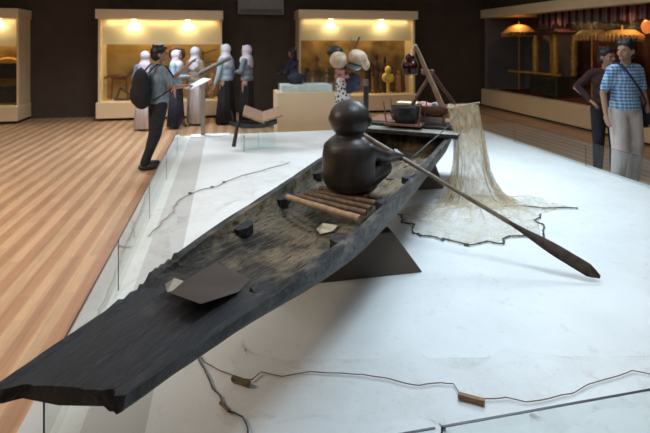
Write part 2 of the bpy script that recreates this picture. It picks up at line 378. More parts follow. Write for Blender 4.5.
# ------------------------------------------------------------ wall display cases
def case_back(name, label, u0, u1, ztop, zfas, zbase, spots_n, backdrop, yf=11.95, cutleft=False, lp=12, lcol=(1, .78, .42)):
    x0 = PY(u0, 60, yf).x; x1 = PY(u1, 60, yf).x; t = thing('display_case', label, 'display case', ((x0 + x1) / 2, yf, FZ))
    q = B(); box2(q, (x0 - .02, yf - .14, FZ + .06), (x1 + .02, YB - .005, zbase), bev=.012); obj('base_cabinet', q, 'cream', t)
    q = B(); box2(q, (x0 + .08, yf - .04, FZ + .001), (x1 - .08, YB - .005, FZ + .06)); obj('toe_kick', q, 'wall', t)
    q = B(); box2(q, (x0 - .03, yf - .14, ztop - .22), (x1 + .03, YB - .005, ztop), bev=.01); obj('header', q, 'cream', t)
    q = B(); box2(q, (x0, yf, zbase), (x0 + .05, YB - .005, ztop - .22)); obj('side_panel', q, 'cream', t)
    q = B(); box2(q, (x1 - .05, yf, zbase), (x1, YB - .005, ztop - .22)); obj('side_panel', q, 'cream', t)
    q = B(); box2(q, (x0 + .05, yf + .16, zfas), (x1 - .05, yf + .19, ztop - .22)); obj('fascia', q, 'cream_pale', t)
    q = B(); box2(q, (x0 + .05, YB - .03, zbase), (x1 - .05, YB - .006, ztop - .22)); obj('painted_backdrop', q, backdrop, t)
    q = B(); box2(q, (x0 + .05, yf + .015, zbase), (x1 - .05, yf + .025, ztop - .22)); obj('glass_pane', q, 'glass', t)
    for i in range(spots_n):
        xs = x0 + (x1 - x0) * (i + .62) / (spots_n + .28)
        q = B(); lathe(q, [(.055, 0), (.06, .02), (.045, .021)], (xs, yf + .09, ztop - .245), 20); obj('downlight', q, M['bulb'], t)
        spot('case_downlight', (xs, yf + .09, ztop - .26), (xs, yf + .14, zbase), lp, lcol, 150, .8, .04)
    l = area('case_inner_light', ((x0 + x1) / 2, yf + .36, ztop - .28), ((x0 + x1) / 2, yf + .5, zbase), x1 - x0 - .4, lp * .55, lcol, 170, .1)
    area('added_fascia_fill', ((x0 + x1) / 2, yf + .06, ztop - .235), ((x0 + x1) / 2, yf + .17, zfas + .2), x1 - x0 - .3, lp * .22, lcol, 170, .03)  # added light to warm the fascia, no such fixture in the case
    return t
M['bulb'] = emis('warm_bulb', (1, .80, .45), 6)
case_back('a', 'lit display case cut by the left picture edge', -62, 19, 2.47, 1.62, .27, 2, 'brown_backdrop', lp=16)
case_back('b', 'wide lit display case with ochre backdrop behind the group of visitors', 98, 222, 2.48, 1.66, .31, 2, 'ochre', lp=34)
case_back('c', 'lit display case with brown backdrop behind the cream balls and white plinth', 299, 415, 2.54, 1.76, .34, 2, 'brown_backdrop', lp=30)

# exhibits in the back cases
YC = 12.3
def lump(name, label, cat, mat, parts, u, v, grp=None, fl=True, vox=.02):
    """small far exhibit: fused carved shape standing on the case floor; parts in metres round its foot"""
    base = PY(u, v, YC); t = thing(name, label, cat, base, 0, grp); q = B()
    for p in parts:
        if p[0] == 'e': ell(q, p[1], p[2], sub=2)
        elif p[0] == 'c': caps(q, p[1], p[2], p[3], p[4], 8)
        elif p[0] == 'b': box(q, p[1], p[2])
    return t, q
ZB2 = .312
def stand_on(u, zb, y=YC): p = PY(u, 60, y); return Vector((p.x, y, zb))
def exhibit(name, label, cat, mat, parts, loc, vox=.018):
    q = B()
    for p in parts:
        if p[0] == 'e': ell(q, p[1], p[2], sub=2)
        elif p[0] == 'c': caps(q, p[1], p[2], p[3], p[4], 8)
        else: box(q, p[1], p[2])
    zmin = min(v.co.z for v in q.verts)
    bmesh.ops.translate(q, verts=q.verts, vec=(0, 0, -zmin + .001))
    o = blob(name, q, mat, None, vox, 2, .4, True); o.location = loc; tag(o, label, cat); return o
exhibit('carved_animal', 'brown carved animal figure on thin legs at left in the ochre case', 'carving', 'carving',
        [('e', (0, 0, .55), (.24, .08, .09)), ('c', (.2, 0, .58), (.36, 0, .76), .05, .035), ('e', (.4, 0, .78), (.08, .045, .045)),
         ('c', (-.16, 0, .5), (-.2, 0, 0), .03, .025), ('c', (.14, 0, .5), (.18, 0, 0), .03, .025), ('c', (-.22, 0, .58), (-.36, 0, .5), .03, .02)], stand_on(120, ZB2))
exhibit('low_stool', 'small dark branched wooden piece low in the ochre case', 'carving', 'black',
        [('c', (-.2, 0, .02), (-.1, 0, .3), .03, .02), ('c', (-.1, 0, .3), (.12, 0, .12), .03, .02), ('c', (.1, 0, .02), (.22, 0, .32), .03, .02), ('b', (0, 0, .02), (.5, .1, .04))], stand_on(125, ZB2, 12.15))
exhibit('drum', 'dark red barrel drum hanging high behind visitors in the ochre case', 'drum', 'dark_red',
        [('e', (0, 0, 1.12), (.22, .12, .20)), ('b', (0, 0, .5), (.06, .06, 1.0)), ('b', (0, 0, .02), (.3, .2, .04))], stand_on(177, ZB2))
exhibit('loom_frame', 'black wooden angled frame at the right end of the ochre case', 'frame', 'black',
        [('c', (0, 0, 0), (0, 0, 1.15), .022, .022), ('c', (0, 0, 1.1), (.34, 0, 1.2), .022, .022), ('c', (.0, 0, .85), (.3, 0, .9), .018, .018), ('b', (0, 0, .02), (.3, .2, .04))], stand_on(203, ZB2))
exhibit('carved_post', 'orange brown carved post at the right end of ochre case', 'carving', 'float',
        [('c', (0, 0, 0), (.02, 0, .45), .11, .08), ('e', (.02, 0, .62), (.07, .07, .16)), ('e', (.0, 0, .25), (.15, .1, .12))], stand_on(212, ZB2, 12.2))
exhibit('clay_jar', 'brown jar standing behind the woman in taupe in ochre case', 'jar', 'float', [('e', (0, 0, .2), (.15, .13, .2)), ('c', (0, 0, .35), (0, 0, .5), .06, .09)], stand_on(190, ZB2, 12.15))
for i, (u, h, w, mt, lab) in enumerate([
        (308, .62, .10, 'dark_red', 'dark red upright bundle at the left end of brown case'), (317, .95, .08, 'carving', 'tall brown carved figure left of the cream ball in brown case'),
        (326, .55, .09, 'float', 'orange brown jar shape left of the spotted cloth in brown case'), (368, .80, .09, 'black', 'black upright figure right of the pale balls in brown case'),
        (376, .98, .09, 'dark_red', 'tall dark red figure left of the yellow one in brown case'), (385, .9, .07, 'black', 'slim black figure behind the yellow figure in brown case'),
        (398, .48, .10, 'float', 'low orange brown jar at the right end of brown case'),  (303, .42, .08, 'black', 'short black jar shape at the far left of brown case'), (312.5, .5, .07, 'gold', 'short golden figure between the two left figures of brown case'),
        (372, .5, .07, 'float', 'short orange brown figure in front of the tall dark red one'), (380.5, .62, .07, 'carving', 'middling brown figure just left of the yellow figure'),
        (403, .8, .07, 'dark_red', 'dark red slim figure at the right end of brown case'), (393.5, .7, .06, 'carving', 'brown slim figure just right of the yellow figure')]):
    exhibit('carved_figure', lab, 'figure', mt, [('c', (0, 0, 0), (0, 0, h * .5), w * 1.1, w * .8), ('e', (0, 0, h * .62), (w, w * .8, h * .18)), ('e', (0, 0, h * .9), (w * .6, w * .6, h * .13))], stand_on(u, .342))
q = B()
for dx, dz in ((-.09, .42), (.09, .40), (0, .62), (.0, .36)): ell(q, (dx, 0, dz), (.09, .07, .12), sub=2)
caps(q, (0, 0, .0), (0, 0, .6), .05, .04)
o = blob('yellow_figure', q, 'yellow', None, .02, 2, .4, True); o.location = stand_on(388, .352, 12.15); tag(o, 'bright yellow lobed cloth figure standing at right in brown case', 'figure')
# case 1 contents: two dark shelves items
for u, h, lab in ((4, .95, 'dark model seen at the left picture edge in the leftmost case'),):
    exhibit('model_house', lab, 'model', 'black', [('b', (0, 0, .2), (.8, .2, .4)), ('b', (0, 0, .75), (.8, .2, .35)), ('c', (-.3, 0, 0), (-.3, 0, .9), .03, .03), ('c', (.3, 0, 0), (.3, 0, .9), .03, .03)], stand_on(u, .272))
    exhibit('gold_tray', 'gold brown tray on top of the dark model at left picture edge', 'tray', 'gold', [('b', (0, 0, .05), (.8, .18, .1)), ('e', (.1, 0, .1), (.2, .1, .06))], stand_on(u, .272 + .94))

# air conditioner
p0 = PY(238, 14, 12.3); p1 = PY(284, 1, 12.3)
t = thing('air_conditioner', 'pale grey split air conditioner high on the dark back wall', 'air conditioner', ((p0.x + p1.x) / 2, 12.45, p0.z))
b = B(); box2(b, (p0.x, 12.32, p0.z), (p1.x, YB - .002, p1.z + .06), bev=.02); obj('casing', b, simple('ac_plastic', (.20, .19, .18), None, .5), t)
b = B()
for k in range(4): box2(b, (p0.x + .05, 12.305, p0.z + .03 + k * .03), (p1.x - .05, 12.319, p0.z + .04 + k * .03))
obj('louvre', b, 'black', t)

# ------------------------------------------------------------ right wall case with the ceremonial display
t = thing('display_case', 'long dim display case with red and gold ceremonial things on right wall', 'display case', (XW, 7, FZ))
YC0, YC1 = 2.0, YB - .08
b = B(); box2(b, (XW - .10, YC0, FZ + .05), (8.61, YC1, .38), bev=.012); obj('base_cabinet', b, 'cream', t)
b = B(); box2(b, (XW + .0, YC0, FZ + .001), (8.5, YC1, FZ + .05)); obj('toe_kick', b, 'wall', t)
b = B(); box2(b, (XW - .12, YC0, 2.41), (8.61, YC1, 2.65), bev=.01); obj('header', b, 'cream', t)
b = B(); box2(b, (XW, YC1 - .14, .38), (8.61, YC1 - .02, 2.41)); obj('side_panel', b, 'lilac', t)
b = B(); box2(b, (8.57, YC0, .38), (8.61, YC1 - .14, 2.41)); obj('painted_backdrop', b, 'lilac', t)
b = B(); box2(b, (XW + .02, YC0, .38), (XW + .03, YC1 - .14, 2.41)); obj('glass_pane', b, 'glass', t)
ZR = .381
# carpet
b = B(); box2(b, (XW + .15, 3, ZR), (8.45, 12.0, ZR + .03)); tag(obj('red_carpet', b, 'red'), 'dark red carpet spread on the floor of the right wall case', 'carpet')
def onx(u, X=7.95): d = ray(u, 60); k = X / d.x; return Vector((X, d.y * k, 0))
ZC = ZR + .031
# parasol
def parasol(u, X, ztop, zrim, r, mat, label, pole=True):
    p = onx(u, X); t = thing('ceremonial_parasol', label, 'parasol', (p.x, p.y, ZC), 0, 'ceremonial parasols in the right wall case')
    q = B(); cnp = None; lathe(q, [(r, zrim), (r * .98, zrim + .02), (r * .62, (zrim + ztop) / 2 + .05), (r * .25, ztop - .02), (.02, ztop)], (p.x, p.y, 0), 32); cnp = obj('canopy', q, mat, t)
    q = B(); n = 30
    for k in range(n):
        a = 2 * pi * k / n; ell(q, (p.x + r * cos(a), p.y + r * sin(a), zrim - .05), (.03, .03, .08), sub=1)
    obj('fringe', q, 'gold', cnp)
    q = B(); tube(q, [(p.x, p.y, ZC), (p.x, p.y, ztop + .08)], .018, 10); obj('pole', q, 'gold', t)
parasol(519, 7.9, 2.22, 1.98, .44, 'yellowcloth', 'yellow fringed parasol at the far left end of right wall case')
parasol(592, 7.75, 1.98, 1.86, .34, 'yellowcloth', 'yellow fringed parasol before the red curtain, left of the checked-shirt man')
parasol(622, 7.75, 1.96, 1.84, .36, 'yellowcloth', 'yellow fringed parasol right above the head of the checked-shirt man')
# litter / shrine
pa, pb = onx(538, 7.8), onx(566, 7.8); ym = (pa.y + pb.y) / 2
t = thing('ceremonial_litter', 'dark carved litter with gold posts and roof in the right wall case', 'litter', (7.8, ym, ZC))
hy = abs(pa.y - pb.y) / 2
b = B(); box2(b, (7.55, ym - hy, ZC), (8.2, ym + hy, ZC + .48), bev=.02)
for k in range(9): box2(b, (7.53, ym - hy + .1 + k * (2 * hy - .2) / 9, ZC + .08), (7.55, ym - hy + .1 + (k + .6) * (2 * hy - .2) / 9, ZC + .4))
obj('carved_body', b, 'darkgreen', t)
for yy in (ym - hy * .72, ym + hy * .72):
    for xx in (7.63, 8.13):
        b = B(); lathe(b, [(.05, 0), (.085, .05), (.06, .15), (.085, .3), (.07, .55), (.085, .8), (.05, .95), (.09, 1.0)], (xx, yy, ZC + .48), 16); obj('gold_post', b, 'gold', t, True)
b = B(); box2(b, (7.5, ym - hy - .1, ZC + 1.48), (8.25, ym + hy + .1, ZC + 1.56), bev=.02); box2(b, (7.65, ym - hy * .6, ZC + 1.56), (8.1, ym + hy * .6, ZC + 1.62)); obj('roof', b, 'dark_red', t)
b = B(); tube(b, [(7.57, ym - hy - .1, ZC + .53), (7.57, ym + hy + .9, ZC + .53)], .03, 10); obj('carrying_pole', b, 'gold', t)
# curtain
ya, yb = onx(571, 8.4).y, 2.4
b = B(); n = 90; v1 = []
for k in range(n + 1):
    y = ya + (yb - ya) * k / n; x = 8.4 + .05 * sin(k * 1.1)
    v1.append((b.verts.new((x, y, ZC)), b.verts.new((x, y, 2.39))))
for p, q_ in zip(v1, v1[1:]): b.faces.new((p[0], q_[0], q_[1], p[1]))
bmesh.ops.solidify(b, geom=b.faces[:], thickness=.02)
tag(obj('red_curtain', b, 'red', smooth=True), 'dark red velvet curtain hanging inside the right wall case', 'curtain')
b = B(); v1 = []; ya2 = onx(537, 7.5).y
for k in range(161):
    y = ya2 + (3 - ya2) * k / 160; x = 7.5 + .03 * sin(k * 1.3)
    v1.append((b.verts.new((x, y, 2.04 + .10 * abs(sin(k * pi / 10)))), b.verts.new((x, y, 2.405))))
for p, q_ in zip(v1, v1[1:]): b.faces.new((p[0], q_[0], q_[1], p[1]))
bmesh.ops.solidify(b, geom=b.faces[:], thickness=.01)
tag(obj('scalloped_valance', b, 'valance', smooth=True), 'red and white striped valance along the top of the right wall case', 'valance')
# hanging gilt lamp, right edge
p = onx(647, 7.7)
t = thing('gilt_lamp', 'glowing gilt hanging lamp at the top right picture edge', 'lamp', (p.x, p.y, 1.7))
b = B(); lathe(b, [(.02, 1.86), (.07, 1.90), (.10, 2.0), (.07, 2.08), (.03, 2.12)], (p.x, p.y, 0), 20); obj('lamp_shade', b, emis('gilt_glow', (1, .25, .05), .7), t, True)
b = B(); tube(b, [(p.x, p.y, 2.12), (p.x, p.y, 2.41)], .008); obj('chain', b, 'gold', t)
for yy, pw in ((11.4, 14), (9.6, 24), (7.6, 22), (5.8, 16)):
    spot('case_downlight', (7.7, yy, 2.38), (7.95, yy, .4), pw, (1, .62, .34), 150, .8, .05)

# ------------------------------------------------------------ plinth with vitrine
yp = 9.0; a0 = PY(277, 93, yp); a1 = PY(337, 93, yp); zt = a0.z
b = B(); box2(b, (a0.x, yp, FZ + .001), (a1.x, yp + .7, zt), bev=.008)
tag(obj('plinth', b, 'plinth'), 'beige laminated plinth behind the boat carrying a glass vitrine', 'plinth')
t = thing('vitrine', 'small glass vitrine with white tray standing on the beige plinth', 'vitrine', ((a0.x + a1.x) / 2, yp + .35, zt))
b = B(); box2(b, (a0.x + .10, yp + .08, zt + .001), (a1.x - .08, yp + .62, zt + .13)); obj('white_tray', b, 'white', t)
b = B(); z0 = zt + .001; z1 = zt + .46
for (x_0, y_0, x_1, y_1) in ((a0.x + .06, yp + .04, a1.x - .04, yp + .046), (a0.x + .06, yp + .65, a1.x - .04, yp + .656), (a0.x + .06, yp + .046, a0.x + .066, yp + .65), (a1.x - .046, yp + .046, a1.x - .04, yp + .65)):
    box2(b, (x_0, y_0, z0), (x_1, y_1, z1))
box2(b, (a0.x + .06, yp + .04, z1), (a1.x - .04, yp + .656, z1 + .006)); obj('glass_cover', b, 'glass_green', t)
b = B()
p = Vector((a0.x + .42, yp + .35, zt + .131))
ell(b, p + Vector((0, 0, .13)), (.17, .14, .10), sub=2); caps(b, p + Vector((-.12, 0, .02)), p + Vector((.12, 0, .02)), .02, .02); caps(b, p + Vector((-.08, 0, .03)), p + Vector((-.1, 0, .12)), .02, .02); caps(b, p + Vector((.08, 0, .03)), p + Vector((.1, 0, .12)), .02, .02)
o = blob('lidded_basket', b, 'navy', None, .015, 2); tag(o, 'dark rounded basket on the white tray inside the vitrine', 'basket')

# ------------------------------------------------------------ reading stand
p = PZ(203, 136, ZP)
t = thing('reading_stand', 'metal reading stand with tilted panel at far left of the platform', 'information stand', p)
b = B(); box2(b, (p.x - .2, p.y - .12, ZP + .001), (p.x + .45, p.y + .12, ZP + .015)); obj('base_plate', b, 'white', t)
b = B(); box2(b, (p.x - .035, p.y - .03, ZP + .015), (p.x + .035, p.y + .03, 1.16), bev=.006); obj('post', b, simple('taupe_metal', (.30, .26, .21), None, .45), t)
b = B(); box(b, (p.x + .20, p.y - .02, 1.30), (.60, .26, .03), 0, radians(6), radians(-27), bev=.005); obj('panel', b, simple('grey_panel', (.07, .06, .055), None, .5), t)
b = B(); box(b, (p.x + .19, p.y - .02, 1.321), (.54, .21, .006), 0, radians(6), radians(-27)); obj('text_sheet', b, simple('panel_sheet', (.13, .12, .115), None, .4), t)

# ------------------------------------------------------------ small model craft on glass block
p = PZ(256, 149, ZP); ZG = ZP + .002
t = thing('glass_block_stand', 'pair of greenish glass blocks holding up the small model raft', 'glass stand', (p.x, p.y, ZG))
for dx in (-.10, .16):
    b = B(); box2(b, (p.x + dx - .12, p.y, ZG), (p.x + dx + .13, p.y + .26, ZG + .30), bev=.004); obj('glass_block', b, 'glass_green', t)
t = thing('model_raft', 'small dark model raft with two folded brown mat panels on glass blocks', 'model boat', (p.x, p.y + .13, ZG + .302))
z = ZG + .305
b = B(); n = 16; rings = []
for i in range(n + 1):
    s = -1 + 2 * i / n; w = .15 * max(.12, 1 - s ** 4); zz = z + .04 * s * s
    rings.append([b.verts.new((p.x - .03 + s * .36, p.y + .13 + w * c_, zz + d_)) for c_, d_ in ((-1, .07), (-.7, 0), (.7, 0), (1, .07), (.7, .07), (.6, .03), (-.6, .03), (-.7, .07))])
for r0, r1 in zip(rings, rings[1:]):
    for k in range(8): b.faces.new((r0[k], r0[(k + 1) % 8], r1[(k + 1) % 8], r1[k]))
b.faces.new(rings[0]); b.faces.new(rings[-1][::-1]); obj('hull', b, 'black', t)
b = B(); box(b, (p.x - .02, p.y + .1, z + .20), (.34, .34, .03), 0, radians(18), radians(22)); obj('mat_panel', b, 'woven', t)
b = B(); box(b, (p.x + .24, p.y + .1, z + .19), (.30, .30, .03), 0, radians(18), radians(-16)); obj('mat_panel', b, 'woven', t)
b = B(); tube(b, [(p.x - .26, p.y + .0, z + .12), (p.x - .33, p.y - .06, ZP + .06)], [.025, .03], 8); obj('rudder_board', b, 'black', t)
b = B(); tube(b, [(p.x - .32, p.y + .1, z + .10), (p.x - .36, p.y + .1, z + .25)], .012, 8); obj('stem_post', b, 'black', t)
b = B(); box2(b, (p.x - .19, p.y - .14, ZG), (p.x - .17, p.y - .04, ZG + .22)); tag(obj('label_holder', b, 'metal'), 'narrow metal label holder standing in front of the small model raft', 'label holder')

# ------------------------------------------------------------ THE BOAT
ZR0 = .66
Lp = [(-16, 384), (60, 333), (142, 279), (180, 251), (217, 224), (255, 200.5), (296, 174), (318, 159), (345, 143), (368, 131)]
Rp = [(112, 405), (168, 366), (232, 325), (296, 281), (333, 255), (366, 229), (400, 196), (424, 170), (440, 150), (449, 140)]
Lw = [PZ(u, v, ZR0).xy for u, v in Lp]; Rw = [PZ(u, v, ZR0).xy for u, v in Rp]
A0 = (Lw[0] + Rw[0]) / 2; A1 = (Lw[-1] + Rw[-1]) / 2
axis = (A1 - A0).normalized(); BRZ = atan2(axis.y, axis.x) - pi / 2; perp = Vector((axis.y, -axis.x)); BL = (A1 - A0).length
boat = thing('dugout_boat', 'long dark weathered dugout boat resting on wedge supports across the platform', 'boat', (A0.x, A0.y, ZR0 - .30), BRZ)
def loc2(pt): d = Vector(pt) - A0; return d.dot(perp), d.dot(axis)
LL = sorted([loc2(p) for p in Lw], key=lambda q: q[1]); RR = sorted([loc2(p) for p in Rw], key=lambda q: q[1])
LL.append((-.45, 4.80)); RR.append((.43, 4.80)); BL = 4.75
def interp(tab, y):
    if y <= tab[0][1]: return tab[0][0]
    if y >= tab[-1][1]: return tab[-1][0]
    for (x0, y0), (x1, y1) in zip(tab, tab[1:]):
        if y0 <= y <= y1: k = (y - y0) / (y1 - y0); return x0 + (x1 - x0) * k
def smooth_tab(tab, y, w=.3):
    s = 0; n = 0
    for k in range(-4, 5): s += interp(tab, y + k * w / 4) * (5 - abs(k)); n += 5 - abs(k)
    return s / n
def edgeL(y): return smooth_tab(LL, y)
def edgeR(y): return smooth_tab(RR, y)
YH = loc2(PZ(166, 283, .62).xy)[1]      # where the hollow starts
YN = loc2(PZ(143, 279, .65).xy)[1]      # notch in the left gunwale
def sst(x): x = max(0, min(1, x)); return x * x * (3 - 2 * x)
def nsz(x, y, z=0, s=6): return noise.noise(Vector((x * s, y * s, z * s)))
def depth_out(y): return .056 + .214 * sst((y + .1) / 2.0) - .05 * sst((y - BL + .8) / .8)
def depth_in(y): return .004 + (1 - sst((y - BL + .40) / .22)) * (.10 + .105 * sst((y - YH) / 1.4)) * sst((y - YH + .02) / .22) if y > YH else .004
NS = 150
def ring(y, jag=0):
    xl, xr = edgeL(y), edgeR(y); c = (xl + xr) / 2; h = (xr - xl) / 2; D = depth_out(y); d = depth_in(y)
    zt0 = .028 * (1 - sst((y - YN) / .05)); zt = ZR0
    rim = .045 if y > YH else .03
    pts = []; no = 16; ni = 18
    for k in range(no + 1):        # outer, left to right
        th = pi * k / no; cx = -cos(th); sz = sin(th)
        bx = sst((y + .05) / .8); x = c + h * (abs(cx) ** (.30 + .50 * bx)) * (1 if cx > 0 else -1); zt = ZR0 - zt0 * (1 - sst((cx + 1) / 1.3)); zz = zt - D * (sz ** (.28 + .47 * bx))
        w = .012 * nsz(x, y, zz, 5) + .006 * nsz(x, y, zz, 18) + (.022 * nsz(x, y, zz, 16) * max(0, 1 - y / .25) if 1 < k < no - 1 else 0)
        pts.append((x + w, y, zz + w))
    for k in range(ni + 1):        # inner, right to left
        th = pi * k / ni; cx = cos(th); sz = sin(th)
        x = c + (h - rim) * (abs(cx) ** .72) * (1 if cx > 0 else -1); zt = ZR0 - zt0 * (1 - sst((cx + 1) / 1.3)); zz = zt - d * (sz ** .72)
        w = .005 * nsz(x, y, 3, 7)
        pts.append((x, y, zz + w * (1 if 0 < k < ni else .8)))
    return pts, no, ni
xl0, yl0 = loc2(Lw[0]); xr0, yr0 = loc2(Rw[0]); pass
def skew(x, y): return (yl0 + (yr0 - yl0) * (x - xl0) / (xr0 - xl0)) * max(0, 1 - y / .9)
b = B(); rings = []
ys = sorted(set([BL * i / NS for i in range(NS + 1)] + [YH + .01 * i for i in range(1, 17)] + [YN + .012 * i for i in range(5)]))
for y in ys:
    pts, no, ni = ring(y); rr = []
    for k, (x, yy, zz) in enumerate(pts):
        if y < .12:  # rough broken end
            yy += (.12 - y) / .12 * (.045 * nsz(x, zz, 1, 9) + .035 * nsz(x, zz, 4, 34) + (.055 if k > no else .045))
        if abs(y - YN) < .22 and x < edgeL(y) + .06:
            zz += .02 * nsz(x, y, 9, 30); x += .014 * nsz(x, y, 2, 26)
        rr.append(b.verts.new((x, yy + skew(x, y), zz - (ZR0 - .30))))
    rings.append(rr)
nn = no + ni + 2
for i, (r0, r1) in enumerate(zip(rings, rings[1:])):
    for k in range(nn):
        f = b.faces.new((r0[k], r0[(k + 1) % nn], r1[(k + 1) % nn], r1[k]))
        inner = no + 1 <= k < nn - 1
        f.material_index = (1 if ys[i] > YH - .02 else 0) if inner else (2 if k in (no, nn - 1, no - 1, 0) and ys[i] > YH else 0)
for rr in (rings[0], rings[-1]):   # end caps, outer to inner strips
    for k in range(no):
        kk = nn - 1 - int(round(k * ni / no)); k2 = nn - 1 - int(round((k + 1) * ni / no))
        if kk == k2: b.faces.new((rr[k], rr[k + 1], rr[kk]))
        elif kk - k2 == 1: b.faces.new((rr[k], rr[k + 1], rr[k2], rr[kk]))
        else: b.faces.new((rr[k], rr[k + 1], rr[k2], rr[k2 + 1], rr[kk]))
hull = obj('hull', b, ['hull_out', 'hull_in', 'rim'], boat, local=True); autosmooth(hull, 50)

def bl(x, y, z): return Vector((x, y, z - (ZR0 - .30)))       # boat frame, absolute height
def inner_pt(y, side, z):       # point on the inner wall at height z
    xl, xr = edgeL(y), edgeR(y); c = (xl + xr) / 2; h = (xr - xl) / 2 - .045; d = depth_in(y)
    sz = min(.999, max(0, (ZR0 - z) / max(d, .01))) ** (1 / .72); cx = sqrt(max(0, 1 - sz * sz)) ** .72
    return c + side * h * cx
def floor_z(x, y):
    xl, xr = edgeL(y), edgeR(y); c = (xl + xr) / 2; h = (xr - xl) / 2 - .045
    k = min(.999, abs(x - c) / h) ** (1 / .72); return ZR0 - depth_in(y) * (sqrt(1 - k * k) ** .72)
def on_floor(u, v, lift=.01):
    z = .5
    for _ in range(25): q_ = loc2(PZ(u, v, z).xy); z = z * .5 + .5 * (floor_z(q_[0], q_[1]) + lift)
    return PZ(u, v, z)
def cleat(u, v, side, z=.575, s=1.0):
    y = loc2(PZ(u, v, z).xy)[1]; x = inner_pt(y, side, z)
    q = B(); L = .06 * s; w = .05 if side < 0 else .085; hh = .030
    pts = []
    for yy, k in ((-L, .45), (-L * .4, 1), (L * .5, 1), (L, .5)):
        pts.append([q.verts.new(bl(x - side * dx, y + yy, z + dz)) for dx, dz in ((-.03, -hh), (w * k, -hh * .9), (w * k, hh * .8), (-.03, hh))])
    for r0, r1 in zip(pts, pts[1:]):
        for j in range(4): q.faces.new((r0[j], r0[(j + 1) % 4], r1[(j + 1) % 4], r1[j]))
    q.faces.new(pts[0]); q.faces.new(pts[-1][::-1])
    obj('carved_cleat', q, 'hull_out', hull, local=True)
for u, v, sd in ((231, 227, -1), (271, 198, -1), (307, 173, -1), (248, 289, 1), (327, 241, 1), (376, 204, 1), (401, 179, 1)): cleat(u, v, sd, .58 if sd < 0 else .615, 1.3 if sd < 0 else .9)
# crack slit where the hollow begins
q = B()
# supports
def support(y, wb, wt, db, label, zt):
    x = (edgeL(y) + edgeR(y)) / 2; c = Vector(A0) + perp * x + axis * y
    q = B(); bt = []; tp = []
    for sx, sy in ((-1, -1), (1, -1), (1, 1), (-1, 1)):
        bt.append(q.verts.new((sx * wb, sy * db, 0))); tp.append(q.verts.new((sx * wt, sy * .05, zt - ZP - .002)))
    for k in range(4): q.faces.new((bt[k], bt[(k + 1) % 4], tp[(k + 1) % 4], tp[k]))
    q.faces.new(bt[::-1]); q.faces.new(tp)
    bmesh.ops.bevel(q, geom=q.edges[:], offset=.004, segments=2, affect='EDGES')
    o = obj('boat_support', q, 'support'); o.location = (c.x, c.y, ZP + .001); tag(o, label, 'support'); return o
support(2.06, .60, .40, .10, 'brown wedge-shaped board support under the middle of the boat', .376)
support(4.15, .42, .34, .10, 'brown wedge support under the far end of the boat', .376)

def BW(x, y, z): p = Vector(A0) + perp * x + axis * y; return Vector((p.x, p.y, z))   # boat frame -> world
def LB(p): q = loc2(Vector(p).xy); return Vector((q[0], q[1], p.z))

# flat board, white card and label inside the hull
zb = .555
p1, p2, p3 = on_floor(180, 292, .040), on_floor(216, 263, .028), on_floor(246, 283, .050); nb = (p2 - p1).cross(p3 - p1)
def on_board(u, v): d = ray(u, v); return O + d * ((p1 - O).dot(nb) / d.dot(nb))
q = B(); pts = [on_board(u, v) for u, v in ((170, 294), (201, 305), (238, 293), (250, 280), (216, 263), (185, 281))]
vs = [q.verts.new(p) for p in pts]; q.faces.new(vs); r = bmesh.ops.solidify(q, geom=q.faces[:], thickness=.012)
bmesh.ops.translate(q, verts=q.verts, vec=(0, 0, .004))
tag(obj('loose_board', q, 'board'), 'flat grey-brown loose board lying in the boat next to its solid tip', 'board')
q = B(); vs = [q.verts.new(on_floor(u, v, .018)) for u, v in ((165, 284), (167, 292), (178, 290), (184, 281), (174, 278))]; q.faces.new(vs); bmesh.ops.solidify(q, geom=q.faces[:], thickness=.01)
tag(obj('pale_card', q, simple('foam_card', (.36, .32, .25), None, .8)), 'small pale card showing beside the loose board at the broken edge', 'card')
q = B(); vs = [q.verts.new(on_floor(u, v, .014)) for u, v in ((316, 229), (320, 234), (333, 231), (338, 225), (323, 223))]; q.faces.new(vs); bmesh.ops.solidify(q, geom=q.faces[:], thickness=.008)
tag(obj('cream_card', q, simple('cream_card', (.66, .58, .42), None, .7)), 'small cream card lying in the boat in front of the poles', 'card')

# poles laid across under the figure
POL = [((287, 197), (360, 219), .019, .022, 'pole_light', 'longest pale pole at the front of the row under the figure'),
       ((298, 196), (366, 213), .017, .017, 'pole_wood', 'brown pole second from the front under the figure'),
       ((305, 193), (371, 208), .020, .016, 'pole_wood', 'brown pole in the middle of the row under the figure'),
       ((312, 191), (376, 203), .018, .018, 'pole_wood', 'brown pole second from the back under the figure'),
       ((320, 188), (381, 198), .018, .018, 'pole_wood', 'rearmost brown pole mostly hidden below the figure')]
for i, (a, c_, r0, r1, mt, lab) in enumerate(POL):
    za = .625; pa, pb = PZ(*a, za), PZ(*c_, za)
    q = B(); n = 9; pp = [pa.lerp(pb, k / n) + Vector((0, 0, .0012 * sin(k * 1.7 + i))) for k in range(n + 1)]
    tube(q, pp, [r0 + (r1 - r0) * k / n + .0007 * sin(k * 2.3 + i) for k in range(n + 1)], 12)
    o = obj('wooden_pole', q, mt, smooth=True, origin=(pa + pb) / 2); autosmooth(o); tag(o, lab, 'pole', 'poles laid across the boat under the figure')
q = B(); box(q, (0, 0, 0), (.30, .26, .014)); o = obj('seat_board', q, 'pole_wood'); o.location = BW(.10, 2.24, .640); o.rotation_euler = (0, 0, BRZ)
tag(o, 'brown seat board beneath the dark carved figure', 'board')

